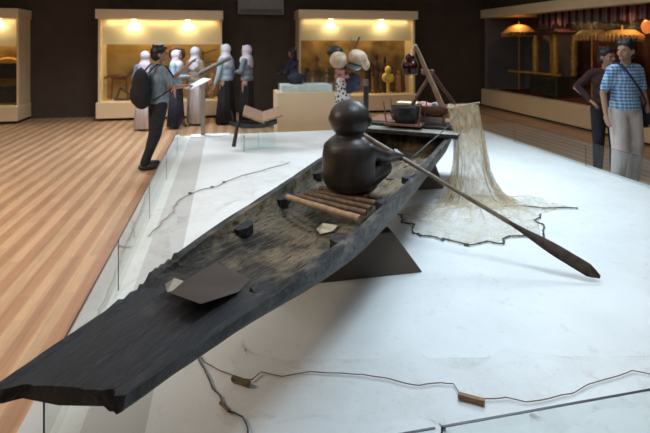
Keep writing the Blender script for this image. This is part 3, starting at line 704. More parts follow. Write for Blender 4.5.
# ------------------------------------------------------------ carved figure
SZ = .649; FX, FY = .10, 2.19; sc = Vector(BW(FX, FY, SZ))
fig = thing('carved_figure', 'dark carved wooden seated figure with round bald head rowing in the boat', 'statue', sc, BRZ)
q = B()
lathe(q, [(.11, -.005), (.160, .015), (.185, .06), (.192, .13), (.190, .20), (.191, .24), (.186, .28), (.172, .315), (.148, .345), (.118, .370), (.08, .392), (.04, .40)], (0, -.005, 0), 32, 1, .80)
caps(q, (0, 0, .34), (0, .01, .42), .10, .085)
ell(q, (0, .015, .495), (.147, .150, .138)); ell(q, (0, .02, .47), (.138, .138, .105)); ell(q, (0, .04, .44), (.10, .12, .07))
ell(q, (0, .165, .475), (.022, .03, .03), sub=2)
for s in (-1, 1): ell(q, (s * .146, .02, .485), (.018, .028, .038), sub=2); ell(q, (s * .06, .135, .46), (.04, .03, .035), sub=2)
for s in (-1, 1):
    caps(q, (s * .115, .03, .085), (s * .19, .19, .13), .088, .070); caps(q, (s * .19, .19, .13), (s * .13, .31, .05), .062, .044)
    caps(q, (s * .11, .30, .036), (s * .10, .39, .032), .034, .028)
oarT = LB(PZ(600, 277, .135)); oarG = Vector((.469, 2.722, .715))
def oarP(x): k = (x - oarG.x) / (oarT.x - oarG.x); return oarG.lerp(oarT, k)
rh = oarP(.315) - Vector((FX, FY, SZ)); lh = oarP(-.02) - Vector((FX, FY, SZ))
caps(q, (.138, .0, .285), (.215, .15, .215), .055, .045); caps(q, (.215, .15, .215), rh + Vector((0, -.06, .01)), .045, .034)
caps(q, (-.138, .0, .285), (-.205, .17, .235), .055, .045); caps(q, (-.205, .17, .235), lh + Vector((-.04, -.06, .0)), .045, .034)
for hd, sx in ((rh, 1), (lh, -1)):
    ell(q, hd + Vector((-.02 * (sx < 0), -.035, .0)), (.042, .032, .034), sub=2)
    for k in range(4):   # fingers closed over the shaft
        fx = -.034 + k * .022; fl = (.9, 1, .96, .8)[k]
        f0 = hd + Vector((fx, -.03, .025 - fx * .45)); f1 = hd + Vector((fx, .008, .036 * fl - fx * .45)); f2 = hd + Vector((fx, .034, .012 - fx * .45)); f3 = hd + Vector((fx, .026, -.018 * fl - fx * .45))
        caps(q, f0, f1, .0105, .010, 8); caps(q, f1, f2, .010, .0095, 8); caps(q, f2, f3, .0095, .0085, 8)
    th0 = hd + Vector((-.03 * sx, -.03, -.012)); th1 = hd + Vector((-.042 * sx, .0, -.03)); th2 = hd + Vector((-.022 * sx, .026, -.03))
    caps(q, th0, th1, .012, .011, 8); caps(q, th1, th2, .011, .009, 8)
body = blob('body', q, 'statue', fig, .0075, 9, .5, True)
q = B()
for s in (-1, 1): ell(q, (s * .05, .158, .505), (.018, .012, .010), (0, 0, 0), 2)
obj('eyes', q, 'black', body, local=True, smooth=True)
q = B(); ell(q, (0, .163, .437), (.03, .010, .007), sub=2); obj('mouth', q, 'black', body, local=True, smooth=True)

# oar
T = BW(*oarT); E = BW(*oarP(-.11)); d = (T - E).normalized(); L = (T - E).length
oar = thing('oar', 'long wooden oar with dark blade held by the carved figure and reaching the platform', 'oar', E)
bs = L - .66
q = B(); tube(q, [E, E + d * .03, E + d * .5, E + d * (bs + .04)], [.013, .0155, .0165, .017], 14); autosmooth(obj('shaft', q, 'oar_shaft', oar))
n_ = (Vector((0, 0, HC)) + Vector((0, 0, 3)) - T).normalized(); wv = d.cross(n_).normalized(); nv = wv.cross(d).normalized()
q = B(); rings = []
for k in range(19):
    s = k / 18; w = .014 + .034 * sst(s / .62) if s < .9 else .048 * (1 - ((s - .9) / .1) * .75); th = .015 - .009 * s
    c_ = E + d * (bs + .66 * s)
    rings.append([q.verts.new(c_ + wv * (w * cos(a)) + nv * (th * sin(a))) for a in [2 * pi * j / 12 for j in range(12)]])
for r0, r1 in zip(rings, rings[1:]):
    for j in range(12): q.faces.new((r0[j], r0[(j + 1) % 12], r1[(j + 1) % 12], r1[j]))
q.faces.new(rings[0][::-1]); q.faces.new(rings[-1]); autosmooth(obj('blade', q, 'oar', oar), 60)

# small bent stick by the figure, loops of cord
a = LB(PZ(377, 160, .62)); b2 = LB(PZ(389, 180, .50))
q = B(); tube(q, [PZ(374, 152, .70), PZ(379, 162, .62), PZ(385, 174, .535), PZ(387, 179, .505), PZ(393, 179, .50)], [.008, .010, .012, .014, .009], 10)
tag(obj('bent_stick', q, 'red_wood', smooth=True), 'small reddish hooked stick leaning in the boat beside the figure', 'stick')
q = B(); tube(q, [PZ(u, v, z_) for u, v, z_ in ((405, 163, .60), (412, 158, .64), (420, 151, .69), (430, 142, .70), (440, 134, .75), (450, 124, .84), (457, 112, .93))], .006, 8)
tag(obj('mooring_cord', q, 'cord_dark', smooth=True), 'thin dark cord rising from the boat rim to the net top', 'cord')
for k, (u, v) in enumerate(((399, 166), (404, 161), (408, 168))):
    p = PZ(u, v, .545); q = B()
    tube(q, [p + Vector((.05 * cos(a), .03 * sin(a), .02 + .012 * sin(3 * a))) for a in [2 * pi * j / 14 for j in range(12)]], .004, 6)
    tag(obj('cord_loop', q, 'cord_dark', smooth=True), ('thin dark cord loop in the boat beside the oar, leftmost of three', 'thin dark cord loop in the boat, farthest of the three', 'thin dark cord loop against the right boat wall under the oar')[k], 'cord', 'loops of cord inside the boat')

# ------------------------------------------------------------ boards across the far end and what they carry
ZT = ZR0 + .012
M['beam_top'] = simple('grey_worn_beam', (.16, .14, .12), (.30, .27, .23), .5, 5, (.6, 4, 1), .2)
def bbox(name, label, cat, x0, x1, y0, y1, z0, z1, mt, bev=.004):
    q = B(); box(q, (0, 0, 0), (x1 - x0, y1 - y0, z1 - z0), bev=bev); q.faces.ensure_lookup_table()
    for f in q.faces: f.normal_update(); f.material_index = 1 if isinstance(mt, list) and f.normal.z > .7 else 0
    o = obj(name, q, mt)
    o.location = BW((x0 + x1) / 2, (y0 + y1) / 2, (z0 + z1) / 2); o.rotation_euler = (0, 0, BRZ); return tag(o, label, cat)
bbox('cross_board', 'grey worn board laid across the far end of the boat, nearest the figure', 'board', -.54, .56, 4.18, 4.40, ZT, ZT + .045, ['black', 'beam_top'])
bbox('cross_beam', 'black beam under the pot laid across the far end of the boat', 'board', -.52, .50, 4.42, 4.54, ZT, ZT + .075, 'black')
bbox('deck_board', 'reddish brown deck board behind the pot at the far end of boat', 'board', -.56, .62, 4.56, 5.05, ZT, ZT + .08, 'red_wood')
ZD = ZT + .081
# pot rack and pot
pc = LB(PZ(405, 128, ZT + .05)); px_, py_ = -.06, 4.43
rk = thing('pot_rack', 'wooden corner-post rack that holds the black pot on the boat', 'rack', BW(px_, py_, ZT + .077), BRZ)
q = B(); box(q, (0, 0, .010), (.42, .30, .018), bev=.003); obj('base_board', q, 'red_wood', rk, local=True)
for sx in (-1, 1):
    for sy in (-1, 1):
        q = B(); tube(q, [(sx * .185, sy * .13, .02), (sx * .215, sy * .15, .27)], [.010, .007], 8); obj('corner_post', q, 'red_wood', rk, local=True)
for sy in (1,):
    q = B(); tube(q, [(-.203, sy * .14, .17), (.203, sy * .14, .17)], .007, 8); obj('rail', q, 'red_wood', rk, local=True)
pt = thing('black_pot', 'round black glazed pot in the wooden rack at the far end of boat', 'pot', BW(px_, py_, ZT + .097), BRZ)
q = B(); lathe(q, [(.09, 0), (.13, .01), (.165, .06), (.178, .12), (.17, .17), (.178, .185), (.165, .188), (.155, .17), (.12, .09), (.02, .06)], seg=32, sy=.70); pbw = autosmooth(obj('bowl', q, 'blackgloss', pt, local=True))
q = B(); lathe(q, [(.155, .125), (.156, .128), (.01, .129)], seg=28, sy=.68); obj('contents', q, 'statue', pbw, local=True)
# pale box behind
q = B(); box(q, (0, 0, .10), (.24, .14, .20), bev=.006); box(q, (0, 0, .208), (.26, .16, .014), bev=.004)
o = obj('cream_box', q, 'cream_pale'); o.location = BW(-.10, 4.72, ZD + .002); o.rotation_euler = (0, 0, BRZ); tag(o, 'small cream lidded box just behind the black pot', 'box')
# reddish trough with cloth
tl = BW(.20, 4.70, ZD + .001)
bk = thing('trough', 'reddish brown shallow oval trough right of the black pot', 'trough', tl, BRZ)
q = B(); box(q, (0, 0, .035), (.26, .20, .068), bev=.004); obj('foot_block', q, 'beam_top', bk, local=True)
q = B(); lathe(q, [(.12, .07), (.18, .10), (.235, .155), (.26, .20), (.248, .202), (.215, .16), (.15, .12), (.02, .11)], seg=32, sy=.62); autosmooth(obj('bowl', q, 'red_wood', bk, local=True))
for i, (dx, dy, r, mt, lab) in enumerate(((-.10, .0, .075, 'cloth_red', 'reddish crumpled cloth at left in the trough'), (.04, .03, .07, 'cloth_grey', 'grey crumpled cloth at right in the trough'))):
    if mt not in M: M[mt] = simple(mt, (.30, .12, .11) if 'red' in mt else (.16, .16, .17), (.50, .27, .25) if 'red' in mt else (.26, .27, .27), .8, 14)
    q = B(); ell(q, (0, 0, 0), (r * 1.3, r * .8, r * .6), sub=4)
    for v in q.verts: v.co += v.co.normalized() * .02 * noise.noise(v.co * 22 + Vector((i * 5, 0, 0)))
    o = obj('crumpled_cloth', q, mt, smooth=True); o.location = BW(.20 + dx, 4.70 + dy, ZD + .19); o.rotation_euler = (0, 0, BRZ); tag(o, lab, 'cloth')
# tripod
def toz(p0, p1, z):
    d = (p1 - p0); return p0 + d * ((z - p0.z) / d.z)
top = PC(415, 45, 5.30); m1 = toz(top, PC(444, 110, 5.5), ZD + .16)
tp = thing('pole_tripod', 'tripod of three lashed poles standing at the far end of the boat', 'tripod', (m1.x, m1.y, ZD))
mid = top.lerp(m1, .42)
def taper(name, a, b_, r0, r1, mt, par): q = B(); tube(q, [a.lerp(b_, k / 6) + Vector((.003 * sin(k * 2), 0, 0)) for k in range(7)], [r0 + (r1 - r0) * k / 6 for k in range(7)], 12); return autosmooth(obj(name, q, mt, par))
taper('leg', top, m1, .020, .034, 'pole_light', tp)
jl = PC(433, 70, 5.44); jr = PC(430, 70, 5.50)
taper('leg', jl, toz(jl, PC(409, 110, 5.58), ZD + .004), .018, .026, 'red_wood', tp)
taper('leg', jr, toz(jr, PC(456, 106, 5.62), ZD + .004), .017, .020, 'dark_red', tp)
q = B()
for k in range(4): 
    c_ = mid + Vector((0, 0, .02 - k * .013)); tube(q, [c_ + Vector((.036 * cos(a), .06 + .07 * sin(a), .008 * sin(a))) for a in [2 * pi * j / 12 for j in range(13)]], .006, 6)
obj('lashing', q, 'cord_brown', tp)
# lantern
lp_ = PC(410, 67, 5.28)
ln = thing('oil_lantern', 'small hanging oil lantern with dark red glass under the tripod tip', 'lantern', lp_)
q = B(); lathe(q, [(.02, -.082), (.06, -.078), (.062, -.066), (.075, -.03), (.088, .005), (.078, .04), (.045, .062), (.035, .07)], lp_, 24); gb = obj('glass_bowl', q, 'amber', ln, smooth=True)
q = B(); lathe(q, [(.045, -.062), (.060, -.03), (.072, .0), (.06, .004), (.01, .005)], lp_, 20); obj('oil', q, 'dark_red', gb, smooth=True)
q = B(); lathe(q, [(.036, .07), (.05, .078), (.052, .115), (.03, .14), (.012, .15)], lp_, 20); obj('glass_top', q, 'amber', ln, smooth=True)
q = B(); tube(q, [lp_ + Vector((0, 0, .15)), lp_ + Vector((.0, 0, .21)), top + Vector((0, -.02, -.02)), top + Vector((.0, .0, .012))], .004, 6)
for a in (0, pi): tube(q, [lp_ + Vector((.05 * cos(a), 0, .13)), lp_ + Vector((.10 * cos(a), 0, .03)), lp_ + Vector((.085 * cos(a), 0, -.08)), lp_ + Vector((0, 0, -.095))], .004, 6)
obj('wire_frame', q, 'metal', ln)
# net rod and knob
ra = PC(449, 108, 5.35); rb = PC(480, 103, 5.3)
q = B(); tube(q, [ra, rb], [.018, .014], 10); o = obj('net_rod', q, 'red_wood'); tag(o, 'short reddish rod at the far end of boat carrying the hanging net', 'rod')
q = B()
for k in range(5): ell(q, ra + Vector((.02 * cos(k * 1.4), .02 * sin(k * 2), .015 * sin(k * 1.9))), (.042, .04, .035), sub=2)
o = blob('rope_knot', q, 'dark_red', None, .01, 2); tag(o, 'dark lump of knotted rope where net rod meets the tripod', 'knot')
q = B(); tube(q, [BW(.60, 4.66, ZD - .01), BW(.60, 4.66, ra.z + .0)], .02, 10); 
o = obj('net_post', q, 'dark_red'); o['label'] = 'short dark upright post behind the top of the hanging net'; o['category'] = 'post'

# ------------------------------------------------------------ hanging net
net = thing('fishing_net', 'tan fishing net hanging from the rod and spreading over the white platform', 'fishing net', PZ(478, 206, ZP))
rows = [(104, 464, 13, 5.30), (108, 463, 15, 5.28), (118, 465, 14, 5.22), (132, 468, 14, 5.14), (150, 470, 15, 5.02), (168, 471, 17, 4.92), (182, 472, 21, 4.84), (194, 474, 27, 4.76), (203, 477, 38, 4.70)]
q = B(); rings = []; SG = 96
for j in range(33):
    s = j / 32 * (len(rows) - 1); i = min(int(s), len(rows) - 2); k = s - i
    v, u, hw, dp = [rows[i][m] * (1 - k) + rows[i + 1][m] * k for m in range(4)]
    c_ = PC(u, v, dp); w = hw * dp / F; rr = []
    for g in range(SG):
        a = 2 * pi * g / SG; f = 1 + (.10 + .10 * j / 32) * sin(g * .9 + j * .05 + 2 * sin(g * .21)) * (j > 0)
        rr.append(q.verts.new(c_ + RT * (w * cos(a) * f) + FW * ((.03 + w * .42) * sin(a) * f) + Vector((0, 0, 0))))
    rings.append(rr)
for r0, r1 in zip(rings, rings[1:]):
    for g in range(SG): q.faces.new((r0[g], r0[(g + 1) % SG], r1[(g + 1) % SG], r1[g]))
obj('hanging_net', q, 'net', net, smooth=True)
OUT = [(397, 214), (404, 221), (412, 228), (422, 236), (436, 238), (450, 241), (470, 243), (495, 243), (508, 239), (520, 238), (532, 237), (541, 235), (539, 224), (541, 214), (556, 210), (577, 208), (560, 204), (540, 200), (520, 197), (500, 195), (480, 194), (460, 196), (440, 200), (420, 204), (405, 208)]
cc = (478, 209)
q = B(); NR = 26; rings = []
NO = len(OUT) * 6
for j in range(NR + 1):
    s = j / NR; rr = []
    for g in range(NO):
        i = g // 6; k = (g % 6) / 6; a_ = OUT[i]; c2 = OUT[(i + 1) % len(OUT)]
        u = a_[0] + (c2[0] - a_[0]) * k; v = a_[1] + (c2[1] - a_[1]) * k
        u = cc[0] + (u - cc[0]) * max(s, .04); v = cc[1] + (v - cc[1]) * max(s, .04)
        p = PZ(u, v, ZP + .004); h = .014 + .05 * max(0, nsz(p.x, p.y, 2, 5)) + .02 * nsz(p.x, p.y, 3, 18)
        h += .07 * max(0, 1 - ((u - 530) / 26) ** 2 - ((v - 203) / 8) ** 2) + .07 * max(0, 1 - s * 3)
        p.z += max(.002, h * (1 - s ** 6)); rr.append(q.verts.new(p))
    rings.append(rr)
for r0, r1 in zip(rings, rings[1:]):
    for g in range(NO): q.faces.new((r0[g], r0[(g + 1) % NO], r1[(g + 1) % NO], r1[g]))
obj('spread_net', q, 'net_floor', net, smooth=True)
# ropes of gathered net falling in strands
q = B()
for k in range(26):
    s = (k + .5) / 26; x0 = -1 + 2 * s; pts = []
    for j in range(0, 9):
        v, u, hw, dp = rows[j]; pts.append(PC(u + x0 * hw * (.92 + .06 * sin(j + k)), v, dp - .03 - .05 * (1 - x0 * x0)) )
    e = PZ(cc[0] + x0 * 62 + 6 * sin(k * 2.1), 214 + 7 * cos(k * 1.9), ZP + .02); pts.append(e)
    tube(q, pts, .0022, 5)
obj('net_strands', q, simple('net_strand', (.50, .40, .25), (.68, .58, .40), .9, 10), net)
def wiggle(pts, z, amp, sub=5, seed=0):
    out = []
    for i in range(len(pts) - 1):
        for k in range(sub):
            s = k / sub; u = pts[i][0] * (1 - s) + pts[i + 1][0] * s; v = pts[i][1] * (1 - s) + pts[i + 1][1] * s
            p = PZ(u, v, z); p += Vector((noise.noise(p * 9 + Vector((seed, 0, 0))), noise.noise(p * 9 + Vector((0, seed + 4, 0))), 0)) * amp; out.append(p)
    out.append(PZ(*pts[-1], z)); return out
q = B(); pts = wiggle(OUT[:14], ZP + .012, .10, 7); tube(q, pts, .0055, 6)
for p in pts[::2]: ell(q, p, (.012, .010, .009), (0, 0, R.random() * 3), 1)
pts = wiggle([(505, 206), (525, 206), (545, 208), (577, 208)], ZP + .014, .02, 6, 3); tube(q, pts, .0055, 6)
for p in pts[-8:]: ell(q, p, (.012, .010, .009), sub=1)
obj('weighted_hem', q, 'cord_dark', net)['label'] = 'dark hem cord with small weights'

# fine net lying on the near platform
def sheet(name, label, mat, poly, z=ZP + .004, nu=40, nv=16, h=.006):
    q = B(); (a_, b_, c_, d_) = [PZ(*p, z) for p in poly]; g = []
    for i in range(nu + 1):
        row = []
        for j in range(nv + 1):
            s, t_ = i / nu, j / nv; p = (a_ * (1 - s) + b_ * s) * (1 - t_) + (d_ * (1 - s) + c_ * s) * t_
            if i in (0, nu) or j in (0, nv): p += Vector((nsz(p.x, p.y, 1, 4), nsz(p.x, p.y, 7, 4), 0)) * .30
            p.z = z + h * abs(nsz(p.x, p.y, 2, 8)); row.append(q.verts.new(p))
        g.append(row)
    for i in range(nu):
        for j in range(nv): q.faces.new((g[i][j], g[i + 1][j], g[i + 1][j + 1], g[i][j + 1]))
    return tag(obj(name, q, mat, smooth=True), label, 'fishing net')
sheet('fine_net', 'fine pale net spread flat on the platform along the bottom of frame', 'net_fine', [(225, 357), (700, 352), (640, 412), (215, 425)])
sheet('fine_net', 'fine pale net strewn along the banded left edge of the platform', 'net_fine', [(118, 215), (165, 205), (175, 262), (70, 330)])
sheet('fine_net', 'fine pale net spread beside the thin rope behind the boat middle', 'net_fine', [(180, 195), (290, 162), (300, 172), (170, 236)])
# cords and floats on the platform
def cord(label, pts, mt, r=.0028, amp=.012, seed=0, sub=6):
    q = B(); tube(q, wiggle(pts, ZP + .008 + r, amp, sub, seed), r, 6); return tag(obj('cord', q, mt, smooth=True), label, 'cord')
cord('brown cord running from under the boat to the bottom right of the platform', [(196, 352), (205, 362), (222, 371), (240, 378), (252, 380), (262, 373), (282, 376), (310, 372), (340, 373), (362, 374), (390, 379), (420, 385), (440, 382), (455, 384), (461, 393), (478, 399), (492, 398), (505, 397), (526, 402), (550, 399), (572, 393), (590, 384), (610, 378), (632, 370), (655, 376)], 'cord_brown', .0024)
cord('dark cord coming out from under the boat tip to the bottom edge', [(194, 348), (199, 358), (206, 374), (213, 388), (219, 394), (221, 402), (228, 411), (236, 414), (243, 418), (247, 428), (250, 445)], 'cord_dark', .0036, .014, 5)
cord('thin grey brown cord lying far behind the boat middle on white', [(150, 236), (160, 224), (172, 212), (178, 200), (190, 194), (203, 189), (215, 187), (226, 181), (244, 175), (264, 170), (290, 162)], 'cord_tan', .0045, .03, 2)
cord('tan cord running along the banded left edge of the platform', [(166, 150), (152, 180), (138, 215), (120, 262), (98, 318), (92, 335)], 'cord_tan', .0035, .03, 8)
for k, (u, v) in enumerate(((190, 193), (224, 182), (212, 187))):
    p = PZ(u, v, ZP + .018); q = B(); ell(q, (0, 0, 0), (.022, .014, .010), sub=2); o = obj('lead_sinker', q, 'cord_dark', smooth=True); o.location = p
    tag(o, ('small dark sinker, leftmost on the thin cord behind the boat', 'small dark sinker, rightmost on the thin cord behind the boat', 'small dark sinker, middle one on the thin cord behind the boat')[k], 'sinker', 'sinkers on the cord behind the boat')
def fl(label, a_, b_, mt, w=.010, h=.010):
    pa, pb = PZ(*a_, ZP + .016), PZ(*b_, ZP + .016); d = pb - pa; q = B()
    box(q, (0, 0, 0), (d.length, w * 2, h * 2), bev=.003)
    for v in q.verts: v.co += Vector((.001, .0015, .001)) * nsz(v.co.x, v.co.y, v.co.z, 60)
    for s in (-.4, .4): box(q, (d.length * s, 0, 0), (.004, w * 2.15, h * 2.15))
    o = obj('net_float', q, mt); o.location = (pa + pb) / 2; o.rotation_euler = (0, 0, atan2(d.y, d.x)); return tag(o, label, 'float', 'wooden floats on the cords')
fl('reddish brown wooden float on the cord in the bottom right of the platform', (458, 395), (485, 402), 'float', .010)
fl('brown wooden float on the cord near the underside of the boat tip', (232, 378), (250, 384), 'float_dark', .010)
fl('small dark greenish float on the dark cord at the bottom edge', (220, 402), (229, 411), 'float_dark', .006, .006)

# ------------------------------------------------------------ stand of balls and spotted cloth
base = PC(345, 60, 7.1); bx, by = base.x, base.y
st = thing('dressed_stand', 'upright stand wrapped in spotted cloth with two big cream balls on top', 'display stand', (bx, by, ZP))
def S(u, v, dd=0): return PC(u, v, 7.1 + dd)
q = B(); tube(q, [(bx, by, ZP + .02), (bx, by, 1.5)], .022, 12); lathe(q, [(.17, .001), (.17, .02), (.03, .03)], (bx, by, ZP)); obj('pole', q, 'metal_dark', st)
q = B(); c_ = S(342.5, 96); lathe(q, [(.12, .62 - c_.z + 0), (.115, .9 - c_.z), (.10, 1.05 - c_.z), (.085, 1.15 - c_.z), (.03, 1.18 - c_.z)], (c_.x, c_.y, c_.z), 60, 1, .7, .06, 8); obj('spotted_wrap', q, 'spotted', st, smooth=True)
q = B(); 
for k in range(9): ell(q, S(343 + 6 * sin(k * 2.1), 74 + 4 * cos(k * 1.7), .05 * sin(k)), (.045, .045, .04), sub=2)
blob('reddish_scarf', q, 'cloth_red', st, .014, 2)
q = B(); ell(q, S(338.5, 60), (.135, .13, .128)); obj('ball', q, 'ball', st, smooth=True)
q = B(); ell(q, S(358, 58, -.02), (.155, .14, .125), (0, .5, 0)); ell(q, S(366, 65, -.02), (.06, .08, .08)); blob('ball', q, 'ball', st, .016, 3)
q = B(); lathe(q, [(.105, 0), (.11, .012), (.09, .02), (.02, .03)], (0, 0, 0), 24); bmesh.ops.transform(q, matrix=Matrix.Translation(S(354.5, 66.5, -.11)) @ Matrix.Rotation(radians(35), 4, 'X'), verts=q.verts); obj('dark_cap', q, 'statue', st)
q = B(); ell(q, S(335, 52, .18), (.13, .12, .10)); obj('black_cap', q, 'hair', st, smooth=True)
q = B()
for k in range(8): ell(q, S(353 + 4 * sin(k * 2.4), 76 + k * 2.0, -.03), (.075, .06, .055), sub=2)
blob('blue_pouch', q, 'navy', st, .014, 2)
for a_, b_, mt in (((352.5, 54), (351, 38), 'metal'), ((353, 53), (359.5, 37), 'dark_red')):
    q = B(); tube(q, [S(*a_), S(*b_)], [.010, .006] if mt == 'metal' else [.009, .014], 8); obj('stick', q, mt, st)
base = PZ(366, 150, ZP)
pp = PC(366, 90, 6.7)
t = thing('black_post', 'slim black post with silver top right of the dressed stand', 'post', (pp.x, pp.y, ZP))
q = B(); tube(q, [(pp.x, pp.y, ZP + .001), (pp.x, pp.y, 1.08)], .037, 16); obj('shaft', q, 'black', t)
q = B(); tube(q, [(pp.x, pp.y, 1.081), (pp.x, pp.y, 1.17)], .041, 16); obj('silver_top', q, 'metal', t)

# ------------------------------------------------------------ people
def person(name, label, loc, face, H, P, mats, group=None):
    """face: heading in degrees (0 = +Y away, clockwise to the right). P: joints in a 1.7 m body frame, +y ahead, +x right"""
    root = thing(name, label, 'person', loc, -radians(face), group, H / 1.7)
    sh = {s: Vector((s * .175, 0, 1.405)) for s in (-1, 1)}
    el = {1: P['re'], -1: P['le']}; wr = {1: P['rw'], -1: P['lw']}
    el = {k: Vector(v) for k, v in el.items()}; wr = {k: Vector(v) for k, v in wr.items()}
    ft = {1: Vector(P.get('rf', (.10, .02, 0))), -1: Vector(P.get('lf', (-.10, .0, 0)))}
    kn = {s: Vector((s * .10, .03, .48)) * .5 + (ft[s] + Vector((0, .06, .48))) * .5 for s in (-1, 1)}
    for s in kn: kn[s].z = .48
    hy = radians(P.get('head', 0)); hp = radians(P.get('nod', 0))
    hm = Matrix.Translation((0, .02, 1.50)) @ Matrix.Rotation(-hy, 4, 'Z') @ Matrix.Rotation(-hp, 4, 'X') @ Matrix.Scale(1.10, 4)
    wq = P.get('slim', 1)
    q = B()
    ell(q, (0, 0, .94), (.165 * wq, .115, .12), sub=2); ell(q, (0, 0, 1.10), (.14 * wq, .10, .14), sub=2); ell(q, (0, 0, 1.27), (.165 * wq, .112, .15), sub=2)
    caps(q, (-.13 * wq, 0, 1.395), (.13 * wq, 0, 1.395), .06, .06, 12); caps(q, (0, 0, 1.40), (0, .015, 1.53), .056, .052, 12)
    for s in (-1, 1):
        caps(q, (s * .09, 0, .90), kn[s], .088, .058, 12); caps(q, kn[s], ft[s] + Vector((0, 0, .10)), .055, .036, 12)
        caps(q, ft[s] + Vector((0, -.03, .045)), ft[s] + Vector((s * .01, .15, .03)), .04, .03, 10)
        a0 = Vector((s * .17 * wq, 0, 1.39))
        caps(q, a0, el[s], .048, .037, 12); caps(q, el[s], wr[s], .036, .026, 12)
        d = (wr[s] - el[s]).normalized(); side = d.cross(Vector((0, 0, 1)) if abs(d.z) < .8 else Vector((0, 1, 0))).normalized() * 1.0
        nrm = side.cross(d).normalized() * (-1 if d.z > -.8 else 1)
        if abs(d.z) >= .8: side, nrm = Vector((0, 1, 0)), Vector((-s, 0, 0))
        pc_ = wr[s] + d * .05
        for w_ in (-.022, 0, .022): caps(q, wr[s] + d * .01 + side * w_ * .7, wr[s] + d * .085 + side * w_, .015, .013, 8)
        for i in range(4):
            w_ = -.030 + i * .020; fl_ = (.066, .078, .072, .056)[i] ; c0 = wr[s] + d * .085 + side * w_
            c1 = c0 + d * fl_ * .5 + nrm * fl_ * .10; c2 = c1 + d * fl_ * .32 + nrm * fl_ * .25; caps(q, c0, c1, .0092, .0088, 6); caps(q, c1, c2, .0088, .0075, 6)
        t0 = wr[s] + d * .025 - side * .028 ; t1 = t0 + d * .03 - side * .028 + nrm * .01; t2 = t1 + d * .03 - side * .004 + nrm * .01
        caps(q, t0, t1, .012, .010, 6); caps(q, t1, t2, .010, .008, 6)
    hb = B()
    ell(hb, (0, .0, .115), (.074, .092, .100)); ell(hb, (0, .030, .060), (.052, .060, .058)); ell(hb, (0, .085, .02 + .0), (.024, .018, .018), sub=2)
    caps(hb, (0, .092, .110), (0, .108, .078), .010, .014, 8)
    for s in (-1, 1):
        ell(hb, (s * .076, -.002, .095), (.010, .018, .030), (0, 0, 0), 2); ell(hb, (s * .026, .088, .128), (.022, .010, .007), sub=2); ell(hb, (s * .036, .070, .075), (.02, .018, .02), sub=2)
    ell(hb, (0, .088, .047), (.022, .010, .006), sub=2)
    hb.transform(hm); tm = bpy.data.meshes.new('h'); hb.to_mesh(tm); hb.free(); q.from_mesh(tm)
    bd = blob('body', q, 'skin', root, P.get('vox', .0095), 1, .4, True)
    def hpart(nm, f, mt, vox=None, par=None):
        k = B(); f(k); k.transform(hm)
        return blob(nm, k, mt, root, vox, 2, .5, True) if vox else obj(nm, k, mt, par or root, smooth=True, local=True)
    for s in (-1, 1): hpart('eye', lambda k: ell(k, (s * .028, .086, .110), (.012, .008, .007), sub=2), 'black', None, bd)
    hpart('mouth', lambda k: ell(k, (0, .0965, .046), (.018, .004, .004), sub=2), 'dark_red', None, bd)
    if mats.get('hair'):
        def hf(k):
            ell(k, (0, -.016, .135), (.085, .098, .090)); ell(k, (0, -.035, .085), (.080, .075, .075)); ell(k, (.02, .055, .182), (.055, .045, .028), sub=2); ell(k, (-.03, .05, .180), (.05, .045, .028), sub=2)
            for j in range(14): ell(k, (.06 * sin(j * 2.4), -.02 + .05 * cos(j * 1.9), .215 + .008 * sin(j)), (.022, .03, .018), sub=1)
        hpart('hair', hf, 'hair', .009)
        if mats['hair'] == 'long':
            hpart('hair_length', lambda k: (ell(k, (0, -.05, .0), (.085, .06, .13)), ell(k, (.0, -.06, -.08), (.07, .045, .10))), 'hair', .01)
    if mats.get('scarf'):
        def sf(k):
            ell(k, (0, -.018, .125), (.094, .104, .105)); ell(k, (0, -.012, .045), (.088, .088, .085)); ell(k, (0, -.02, -.02), (.098, .095, .09)); ell(k, (0, -.03, -.07), (.125, .11, .10)); ell(k, (0, -.06, -.16), (.13, .08, .15)); ell(k, (0, .06, -.09), (.10, .075, .10)); ell(k, (0, .045, .195), (.06, .05, .022), sub=2)
        hpart('headscarf', sf, mats['scarf'], .012)
    # top
    k = B()
    ell(k, (0, 0, 1.00), (.185 * wq, .138, .12), sub=2); ell(k, (0, 0, 1.12), (.172 * wq, .128, .16), sub=2); ell(k, (0, 0, 1.28), (.188 * wq, .132, .155), sub=2); caps(k, (-.14 * wq, 0, 1.39), (.14 * wq, 0, 1.39), .073, .073, 12)
    if P.get('hem'): tube(k, [(0, 0, 1.02), (0, 0, P['hem'])], [.165 * wq, .185 * wq], 20, flat=.75); 
    sl = P.get('sleeve', 1)
    for s in (-1, 1):
        a0 = Vector((s * .17 * wq, 0, 1.385)); caps(k, a0, a0.lerp(el[s], .9 if sl else .78), .062, .054, 12)
        if sl: caps(k, a0.lerp(el[s], .9), el[s].lerp(wr[s], .92), .053, .038, 12)
    tp_ = blob('blouse' if mats.get('skirt') else 'shirt', k, mats['top'], root, .012, 3, .5, True)
    if mats.get('collar'):
        k = B(); tube(k, [(.072 * cos(a), .006 + .066 * sin(a), 1.455 - .02 * (sin(a) > .7)) for a in [pi / 2 + .25 + j * (2 * pi - .5) / 18 for j in range(19)]], .014, 8); obj('collar', k, mats['top'], tp_, smooth=True, local=True)
